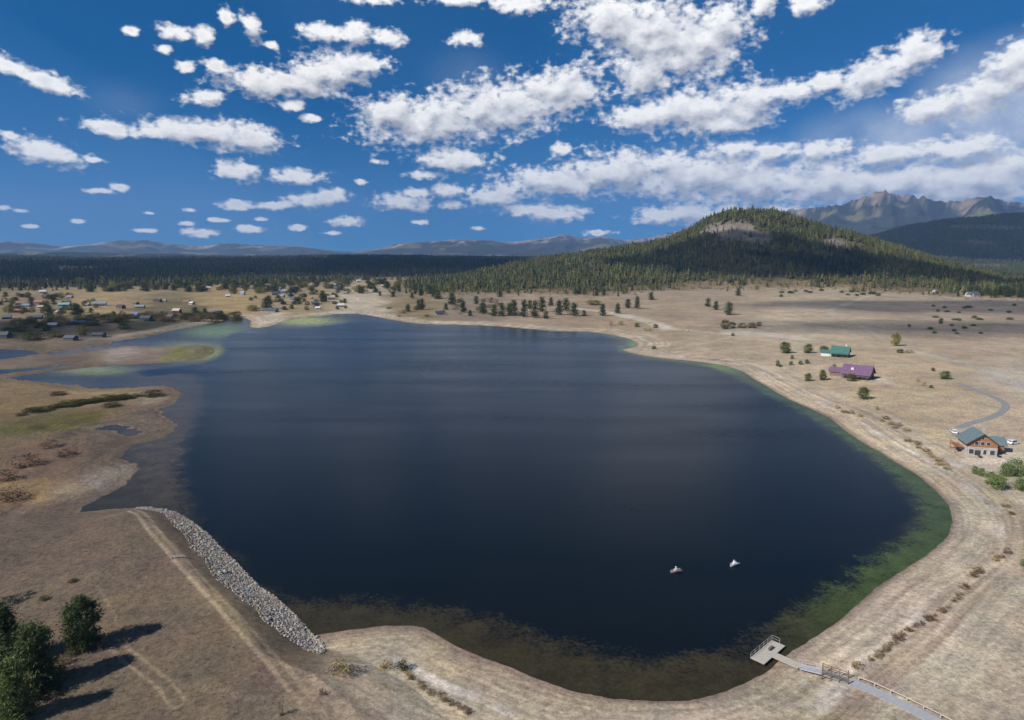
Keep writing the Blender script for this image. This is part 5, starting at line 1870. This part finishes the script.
#==SKY==
# ------------------------------------------------------------------ clouds that shade the land, up-sun and above the view
def vapour(name, through):
    """white cloud that lets part of the light straight through"""
    m = mat(name, (.85, .86, .88), 1.0, .04, .002, 0.0)
    nt = m.node_tree
    t = nt.nodes.new('ShaderNodeBsdfTransparent')
    x = nt.nodes.new('ShaderNodeMixShader')
    x.inputs[0].default_value = through
    nt.links.new(nt.nodes['Principled BSDF'].outputs[0], x.inputs[1])
    nt.links.new(t.outputs[0], x.inputs[2])
    nt.links.new(x.outputs[0], nt.nodes['Material Output'].inputs['Surface'])
    return m


THICK, THIN = vapour('thick cloud', .50), vapour('thin cloud', .62)


def cloud(cx, cy, rx, ry, alt, seed, rot=0.0, m=None):
    """a flat-based heap of vapour whose shadow lies on the ground around (cx, cy)"""
    k = alt / math.tan(SUN_EL)
    ox, oy = cx + k * math.sin(SUN_AZ), cy + k * math.cos(SUN_AZ)
    nu, nv = 72, 20
    V = []
    for j in range(nv + 1):
        ph = PI * j / nv
        for i in range(nu):
            th = 2 * PI * i / nu
            c_, s_ = math.cos(th) * math.sin(ph), math.sin(th) * math.sin(ph)
            V.append((c_, s_, math.cos(ph)))
    V = np.array(V)
    n_ = fbm(V[:, 0] * 2 + seed, V[:, 1] * 2 + V[:, 2], 1.0, 5, .6, seed * 1.3)
    k_ = 1 + .75 * n_
    X, Y, Z = V[:, 0] * rx * k_, V[:, 1] * ry * k_, V[:, 2] * .28 * min(rx, ry) * k_
    Z = np.where(Z < 0, Z * .25, Z)
    ca, sa = math.cos(rot), math.sin(rot)
    P_ = np.stack([X * ca - Y * sa + ox, X * sa + Y * ca + oy, Z + alt], 1)
    fs = [(j * nu + i, j * nu + (i + 1) % nu, (j + 1) * nu + (i + 1) % nu, (j + 1) * nu + i) for j in range(nv) for i in range(nu)]
    me = raw_mesh('cloud', P_, np.array(fs)[:, ::-1], 4, True)
    tag(link('cloud', me, m or THICK), kind='stuff')


cloud(-1500, 3400, 1700, 1450, 2800, 1.0, .2)          # dark forest
cloud(150, 5200, 1500, 2300, 2800, 9.0, .2)
cloud(1150, 1560, 470, 165, 2800, 2.0, -.35)            # hill, lower right
cloud(680, 1760, 330, 190, 2800, 3.0, .1)              # hill face
cloud(690, 930, 320, 125, 4600, 4.0, -.2, THIN)               # bands on the far field
cloud(520, 655, 240, 66, 4600, 5.0, -.15, THIN)
cloud(-560, 660, 230, 70, 3800, 6.0, .15, THIN)              # lake houses
cloud(3800, 4800, 1800, 1300, 2800, 7.0, -.1)          # ridge

# ------------------------------------------------------------------ haze
hz_m = bpy.data.materials.new('haze')
hz_m.use_nodes = True
nt = hz_m.node_tree
for n_ in list(nt.nodes):
    if n_.type != 'OUTPUT_MATERIAL':
        nt.nodes.remove(n_)
v = nt.nodes.new('ShaderNodeVolumePrincipled')
v.inputs['Color'].default_value = (0.34, 0.58, 1.0, 1)
v.inputs['Density'].default_value = 5.0e-5
v.inputs['Anisotropy'].default_value = 0.0
nt.links.new(v.outputs['Volume'], nt.nodes['Material Output'].inputs['Volume'])
hb = MB().box(-23000, 23000, -12500, 19500, -6, 1600).build('haze', hz_m)
tag(hb, kind='stuff')

# ------------------------------------------------------------------ sun
sl = bpy.data.lights.new('sun', 'SUN')
sl.energy = 4.7
sl.angle = math.radians(0.53)
sl.color = (1.0, 0.955, 0.89)
so = bpy.data.objects.new('sun', sl)
C.objects.link(so)
sv = Vector((math.sin(SUN_AZ) * math.cos(SUN_EL), math.cos(SUN_AZ) * math.cos(SUN_EL), math.sin(SUN_EL)))
so.rotation_euler = sv.to_track_quat('Z', 'Y').to_euler()
so.location = (0, 0, 500)

# ------------------------------------------------------------------ sky
w = bpy.data.worlds.new('World')
SC.world = w
w.use_nodes = True
nt = w.node_tree
L = nt.links.new
N = nt.nodes.new
bg = nt.nodes['Background']
out = nt.nodes['World Output']
sky = N('ShaderNodeTexSky')
sky.sky_type = 'NISHITA'
sky.sun_disc = False
sky.sun_elevation = SUN_EL
sky.sun_rotation = SUN_AZ % (2 * PI)
sky.altitude = 2400
sky.air_density = 1.0
sky.dust_density = 0.0
sky.ozone_density = 2.0
hsv = N('ShaderNodeHueSaturation')
hsv.inputs['Saturation'].default_value = 1.6
hsv.inputs['Value'].default_value = 1.0
L(sky.outputs['Color'], hsv.inputs['Color'])
nt.nodes.remove(bg)

CLOUDS = [(15, 68, 24, 9, -15), (50, 82, 28, 9, -15), (112, 129, 32, 7, -6), (200, 130, 58, 11, 0), (240, 137, 42, 14, -5), (170, 133, 30, 8, 0), (45, 152, 40, 12, -12), (10, 135, 10, 4, 0),
          (100, 191, 15, 3, 0), (120, 187, 10, 4, 0), (205, 98, 22, 7, 8), (330, 70, 44, 19, 10), (265, 83, 44, 14, 0), (300, 84, 42, 12, 0), (360, 64, 26, 10, 0), (187, 66, 10, 6, 0), (215, 66, 12, 8, 0),
          (175, 32, 18, 8, 0), (203, 36, 9, 10, 0), (165, 49, 9, 4, 0), (252, 27, 8, 16, 20), (226, 17, 7, 9, 20), (325, 33, 24, 9, 0), (356, 35, 13, 13, 0), (390, 38, 15, 8, 0),
          (430, 120, 66, 25, 5), (500, 108, 72, 29, 8), (560, 92, 46, 24, 12), (392, 112, 34, 14, 0), (465, 38, 16, 8, 0), (370, -3, 32, 7, 0), (460, -2, 32, 8, 0), (520, 3, 32, 9, 0),
          (455, 160, 33, 11, 0), (425, 175, 18, 4, 0), (237, 171, 23, 10, 0), (296, 177, 25, 8, 0), (320, 198, 28, 8, 5), (236, 205, 16, 5, 0), (272, 206, 18, 4, 0), (348, 221, 16, 5, 0), (298, 227, 9, 3, 0),
          (402, 203, 27, 8, 0), (415, 193, 15, 5, 0), (447, 191, 17, 7, 0), (452, 205, 12, 4, 0), (202, 233, 18, 4, 0), (250, 229, 17, 3.5, 0), (145, 231, 11, 2.2, 0), (185, 223, 9, 2.2, 0),
          (497, 195, 29, 10, 0), (555, 213, 29, 9, 0), (525, 210, 25, 6, 0), (560, 181, 62, 15, 0), (622, 172, 62, 21, 0), (690, 177, 70, 26, 0), (750, 182, 84, 24, 0), (830, 184, 84, 23, 0), (910, 184, 84, 23, 0), (960, 190, 80, 20, 0),
          (990, 176, 70, 22, 0), (1060, 172, 50, 24, 0), (612, 18, 42, 26, 0), (655, 36, 52, 40, 0), (695, 46, 48, 34, 0), (722, 28, 30, 24, 0), (645, 76, 30, 20, 0), (640, 118, 36, 13, 0), (692, 110, 56, 22, 0),
          (745, 104, 36, 22, 0), (720, 124, 46, 10, 0), (808, 4, 19, 10, 0), (762, 4, 11, 15, 0), (792, 92, 26, 11, 0), (830, 82, 22, 12, 0), (872, 75, 42, 19, 15), (912, 55, 30, 19, 20),
          (930, 108, 34, 14, 0), (985, 92, 44, 20, 20), (1020, 66, 36, 26, 20), (559, 149, 10, 6, 0), (672, 214, 38, 10, 0), (722, 214, 60, 10, 0), (782, 212, 42, 8, 0), (736, 148, 19, 8, 0), (772, 150, 21, 7, 0),
          (822, 150, 37, 9, 0), (880, 156, 42, 11, 0), (960, 148, 50, 12, 0), (598, 233, 14, 3, 0), (20, 211, 7, 2.2, 0), (2, 208, 8, 3, 0), (150, 213, 6, 1.8, 0), (78, 221, 8, 2, 0), (262, 219, 7, 2, 0), (190, 210, 7, 2.2, 0), (218, 220, 9, 2, 0), (30, 226, 9, 1.8, 0), (330, 233, 9, 2, 0),
          (420, 222, 8, 2.4, 0), (478, 228, 7, 2.2, 0), (92, 160, 8, 3, 0), (360, 182, 6, 3, 0), (378, 162, 7, 2.5, 0), (130, 30, 8, 5, 0), (270, 45, 7, 4, 0), (290, 105, 14, 6, 0), (310, 118, 10, 4, 0)]


def azel(px, py):
    dx, dy, dz = ray(px, py)
    return math.degrees(math.atan2(dx, dy)), math.degrees(math.atan2(dz, math.hypot(dx, dy)))


GROW = 1.2
AE = []
for cx, cy, rx, ry, rot in CLOUDS:
    a_, e_ = azel(cx, cy)
    a1, _ = azel(cx + rx, cy)
    _, e1 = azel(cx, cy - ry)
    AE.append((a_, e_, abs(a1 - a_) * GROW, abs(e1 - e_) * GROW, rot))

tcw = N('ShaderNodeTexCoord')
sep = N('ShaderNodeSeparateXYZ')
nrm = N('ShaderNodeVectorMath'); nrm.operation = 'NORMALIZE'
L(tcw.outputs['Generated'], nrm.inputs[0])
L(nrm.outputs[0], sep.inputs[0])
azn = mth('MULTIPLY', mth('ARCTAN2', sep.outputs[0], sep.outputs[1]), 180 / PI)
eln = mth('MULTIPLY', mth('ARCSINE', sep.outputs[2]), 180 / PI)
cmb = N('ShaderNodeCombineXYZ')
L(azn, cmb.inputs[0]); L(eln, cmb.inputs[1])
P0 = cmb.outputs[0]
OFF = (-.25, .85, 0)
ad_ = N('ShaderNodeVectorMath'); ad_.operation = 'ADD'; ad_.inputs[1].default_value = OFF
L(P0, ad_.inputs[0])
P1 = ad_.outputs[0]
# the plain sky: the lookup is lifted a little off the horizon, as seen from a high dry plateau
lf = N('ShaderNodeVectorMath'); lf.operation = 'MULTIPLY_ADD'
lf.inputs[1].default_value = (1, 1, .9)
lf.inputs[2].default_value = (0, 0, .13)
L(nrm.outputs[0], lf.inputs[0])
L(lf.outputs[0], sky.inputs['Vector'])


def billow(vec, det, rgh):
    """puffs and torn edges"""
    st = N('ShaderNodeVectorMath'); st.operation = 'MULTIPLY'; st.inputs[1].default_value = (1, 1.45, 1)
    L(vec, st.inputs[0])
    big = noise(st.outputs[0], .58, det, rgh)
    return mth('MULTIPLY', mth('SUBTRACT', big, .5), 3.1), st.outputs[0]


B0, S0 = billow(P0, 10, .60)
M0, _ = billow(P0, 3.2, .5)              # the same billows without their finest detail, for the modelling
B1, S1 = billow(P1, 3.2, .5)
vo = N('ShaderNodeTexVoronoi'); vo.inputs['Scale'].default_value = .95
vo.inputs['Detail'].default_value = 2
L(S0, vo.inputs['Vector'])
PUFF = mth('MULTIPLY', mth('SUBTRACT', .42, vo.outputs['Distance']), .9)
B0 = mth('ADD', B0, mth('MULTIPLY', PUFF, .35))
B0 = mth('ADD', B0, mth('MULTIPLY', mth('SUBTRACT', noise(S0, 1.6, 6, .50), .5), 2.7))


def tools(nt_):
    """node helpers bound to one tree"""
    N_, L_ = nt_.nodes.new, nt_.links.new

    def mth_(op, x, y=None):
        n = N_('ShaderNodeMath')
        n.operation = op
        for i, v in enumerate((x, y)):
            if isinstance(v, (int, float)):
                n.inputs[i].default_value = v
            elif v is not None:
                L_(v, n.inputs[i])
        return n.outputs[0]

    def rmap_(v, a0, a1, b0, b1):
        n = N_('ShaderNodeMapRange')
        for k, x in zip(('From Min', 'From Max', 'To Min', 'To Max'), (a0, a1, b0, b1)):
            n.inputs[k].default_value = x
        L_(v, n.inputs['Value'])
        return n.outputs['Result']
    return N_, L_, mth_, rmap_


SKYS = 0.082           # sky strength; cloud colours are given at strength 1


def mixcol(N, L, fac, base, over):
    """sky colour 'base' with a lit colour 'over' laid on it"""
    sc_ = N('ShaderNodeVectorMath'); sc_.operation = 'SCALE'; sc_.inputs['Scale'].default_value = 1 / SKYS
    if isinstance(over, tuple):
        sc_.inputs[0].default_value = over
    else:
        L(over, sc_.inputs[0])
    m_ = N('ShaderNodeMix'); m_.data_type = 'RGBA'
    L(fac, m_.inputs[0]); L(base, m_.inputs[6]); L(sc_.outputs[0], m_.inputs[7])
    return m_.outputs[2]


def backdrop(N, L, colour):
    b_ = N('ShaderNodeBackground')
    L(colour, b_.inputs['Color'])
    b_.inputs['Strength'].default_value = SKYS
    return b_.outputs[0]


def union(N, L, mth, vec, blobs):
    prev, pv = None, vec
    for bi, (a_, e_, ra, re, rot) in enumerate(blobs):
        if bi and bi % 6 == 0:            # evaluate in short runs, one after another
            ch = N('ShaderNodeVectorMath'); ch.operation = 'MULTIPLY_ADD'
            ch.inputs[1].default_value = (1e-7, 1e-7, 1e-7)
            L(prev, ch.inputs[0]); L(vec, ch.inputs[2])
            pv = ch.outputs[0]
        mp = N('ShaderNodeMapping'); mp.vector_type = 'TEXTURE'
        mp.inputs['Location'].default_value = (a_, e_, 0)
        mp.inputs['Rotation'].default_value = (0, 0, math.radians(rot))
        mp.inputs['Scale'].default_value = (max(ra, .1), max(re, .1), 1)
        L(pv, mp.inputs['Vector'])
        ln = N('ShaderNodeVectorMath'); ln.operation = 'LENGTH'
        L(mp.outputs[0], ln.inputs[0])
        if prev is None:
            prev = ln.outputs['Value']
        else:
            mn = N('ShaderNodeMath'); mn.operation = 'SMOOTH_MIN'; mn.inputs[2].default_value = .3
            L(prev, mn.inputs[0]); L(ln.outputs['Value'], mn.inputs[1])
            prev = mn.outputs[0]
    d = mth('SUBTRACT', 1.0, prev)
    c_ = N('ShaderNodeClamp'); c_.inputs['Min'].default_value = -1.6; c_.inputs['Max'].default_value = .8
    L(d, c_.inputs['Value'])
    return mth('MULTIPLY', c_.outputs[0], 1.8)


def cloud_shader(N, L, mth, rmap, PUFF, f0, fm, f1, base):
    al = N('ShaderNodeMapRange'); al.interpolation_type = 'SMOOTHSTEP'
    al.inputs['From Min'].default_value = -.30
    al.inputs['From Max'].default_value = 1.05
    L(f0, al.inputs['Value'])
    lit = rmap(mth('SUBTRACT', fm, f1), -.9, .9, 0.0, 1.0)
    thick = rmap(mth('MULTIPLY', mth('ADD', fm, f0), .5), .2, 1.7, 0.0, 1.0)
    sh = mth('ADD', mth('MULTIPLY', lit, .72), mth('MULTIPLY', mth('SUBTRACT', 1.0, thick), .30))
    sh = mth('ADD', sh, mth('MULTIPLY', PUFF, .22))
    rp = N('ShaderNodeValToRGB')
    el_ = rp.color_ramp.elements
    el_[0].position, el_[0].color = .12, (.36, .38, .44, 1)
    el_[1].position, el_[1].color = .72, (.96, .955, .94, 1)
    e2_ = el_.new(.42); e2_.color = (.69, .70, .73, 1)
    L(sh, rp.inputs['Fac'])
    return backdrop(N, L, mixcol(N, L, al.outputs[0], base, rp.outputs['Color']))


def split(axis, at_, lo, hi):
    m_ = N('ShaderNodeMixShader')
    L(mth('GREATER_THAN', axis, at_), m_.inputs[0])
    L(lo, m_.inputs[1]); L(hi, m_.inputs[2])
    return m_.outputs[0]


# thin veil, mostly in the east
veil = None
for cx, cy, rx, ry, k in [(1010, 110, 170, 95, .95), (900, 140, 170, 55, .65), (1000, 165, 140, 55, .8), (470, 75, 60, 40, .10), (760, 160, 200, 30, .35), (125, 100, 60, 30, .08)]:
    a_, e_ = azel(cx, cy)
    a1, _ = azel(cx + rx, cy); _, e1 = azel(cx, cy - ry)
    mp = N('ShaderNodeMapping'); mp.vector_type = 'TEXTURE'
    mp.inputs['Location'].default_value = (a_, e_, 0)
    mp.inputs['Scale'].default_value = (abs(a1 - a_), abs(e1 - e_), 1)
    L(P0, mp.inputs['Vector'])
    ln = N('ShaderNodeVectorMath'); ln.operation = 'LENGTH'
    L(mp.outputs[0], ln.inputs[0])
    v_ = N('ShaderNodeMapRange'); v_.interpolation_type = 'SMOOTHSTEP'
    v_.inputs['From Min'].default_value = 1; v_.inputs['From Max'].default_value = 0
    v_.inputs['To Min'].default_value = 0; v_.inputs['To Max'].default_value = k
    L(ln.outputs['Value'], v_.inputs['Value'])
    veil = v_.outputs[0] if veil is None else mth('MAXIMUM', veil, v_.outputs[0])
veil = mth('MULTIPLY', veil, rmap(noise(P0, .18, 6, .6), .3, .7, .25, 1.25))
VEILED = mixcol(N, L, veil, hsv.outputs['Color'], (.66, .70, .79))


def cell(a0, a1, e0, e1):
    R_ = 1.85
    inside = [b_ for b_ in AE if b_[0] + R_ * max(b_[2], b_[3] if b_[4] else 0) > a0 and b_[0] - R_ * max(b_[2], b_[3] if b_[4] else 0) < a1
              and b_[1] + R_ * (b_[3] + (b_[2] * abs(math.sin(math.radians(b_[4]))))) > e0 - .8 and b_[1] - R_ * (b_[3] + (b_[2] * abs(math.sin(math.radians(b_[4]))))) < e1 + .8]
    if not inside:
        return backdrop(N, L, VEILED)
    g = bpy.data.node_groups.new('cloud cell', 'ShaderNodeTree')
    ins = [('P0', 'Vector', P0), ('P1', 'Vector', P1), ('B0', 'Float', B0), ('B1', 'Float', B1), ('Puff', 'Float', PUFF), ('Base', 'Color', VEILED), ('M0', 'Float', M0)]
    for nm_, ty, _ in ins:
        g.interface.new_socket(nm_, in_out='INPUT', socket_type='NodeSocket' + ty)
    g.interface.new_socket('Shader', in_out='OUTPUT', socket_type='NodeSocketShader')
    N_, L_, mth_, rmap_ = tools(g)
    gi = N_('NodeGroupInput').outputs
    u0 = union(N_, L_, mth_, gi[0], inside)
    f0 = mth_('ADD', mth_('ADD', u0, gi[2]), .12)
    fm = mth_('ADD', u0, gi[6])
    f1 = mth_('ADD', union(N_, L_, mth_, gi[1], inside), gi[3])
    sh_ = cloud_shader(N_, L_, mth_, rmap_, gi[4], f0, fm, f1, gi[5])
    L_(sh_, N_('NodeGroupOutput').inputs[0])
    gn_ = N('ShaderNodeGroup')
    gn_.node_tree = g
    for i_, (_, _, src) in enumerate(ins):
        L(src, gn_.inputs[i_])
    return gn_.outputs[0]


def tree(a_edges, e_edges):
    """cells of sky, reached by halving"""
    if len(a_edges) == 2 and len(e_edges) == 2:
        return cell(a_edges[0], a_edges[1], e_edges[0], e_edges[1])
    if len(a_edges) >= len(e_edges):
        k = len(a_edges) // 2
        return split(azn, a_edges[k], tree(a_edges[:k + 1], e_edges), tree(a_edges[k:], e_edges))
    k = len(e_edges) // 2
    return split(eln, e_edges[k], tree(a_edges, e_edges[:k + 1]), tree(a_edges, e_edges[k:]))


window = tree(list(np.linspace(-42, 42, 11)), [-.5, 1.8, 3.4, 5.5, 8, 11, 14.5, 24])
# the sky behind and above: scattered fair-weather cumulus
gn = noise(S0, .16, 8, .58)
fa = mth('MULTIPLY', mth('SUBTRACT', gn, .56), 7.0)
al = N('ShaderNodeMapRange'); al.interpolation_type = 'SMOOTHSTEP'
L(fa, al.inputs['Value'])
ofac = mth('MULTIPLY', al.outputs[0], rmap(eln, 1, 5, 0, 1))


def other():
    return backdrop(N, L, mixcol(N, L, ofac, hsv.outputs['Color'], (.70, .71, .73)))


band = split(eln, -.5, backdrop(N, L, hsv.outputs['Color']), split(eln, 24.0, window, other()))
L(split(mth('ABSOLUTE', azn), 42.0, band, other()), out.inputs['Surface'])

# ------------------------------------------------------------------ camera and render settings
cam = bpy.data.cameras.new('camera')
cam.sensor_width = 36
cam.lens = 36 * F / 1024
cam.clip_start = 1
cam.clip_end = 80000
co = bpy.data.objects.new('camera', cam)
C.objects.link(co)
co.location = (0, 0, H)
co.rotation_euler = (PI / 2 - P, 0, 0)
SC.camera = co
vs = SC.view_settings
vs.view_transform = 'Standard'
vs.look = 'None'
vs.exposure = 0.28
vs.gamma = 1
SC.cycles.max_bounces = 6
SC.cycles.diffuse_bounces = 2
SC.cycles.glossy_bounces = 2
SC.cycles.transmission_bounces = 2
SC.cycles.volume_bounces = 0
SC.cycles.transparent_max_bounces = 8
SC.cycles.caustics_reflective = False
SC.cycles.caustics_refractive = False
SC.cycles.use_denoising = True
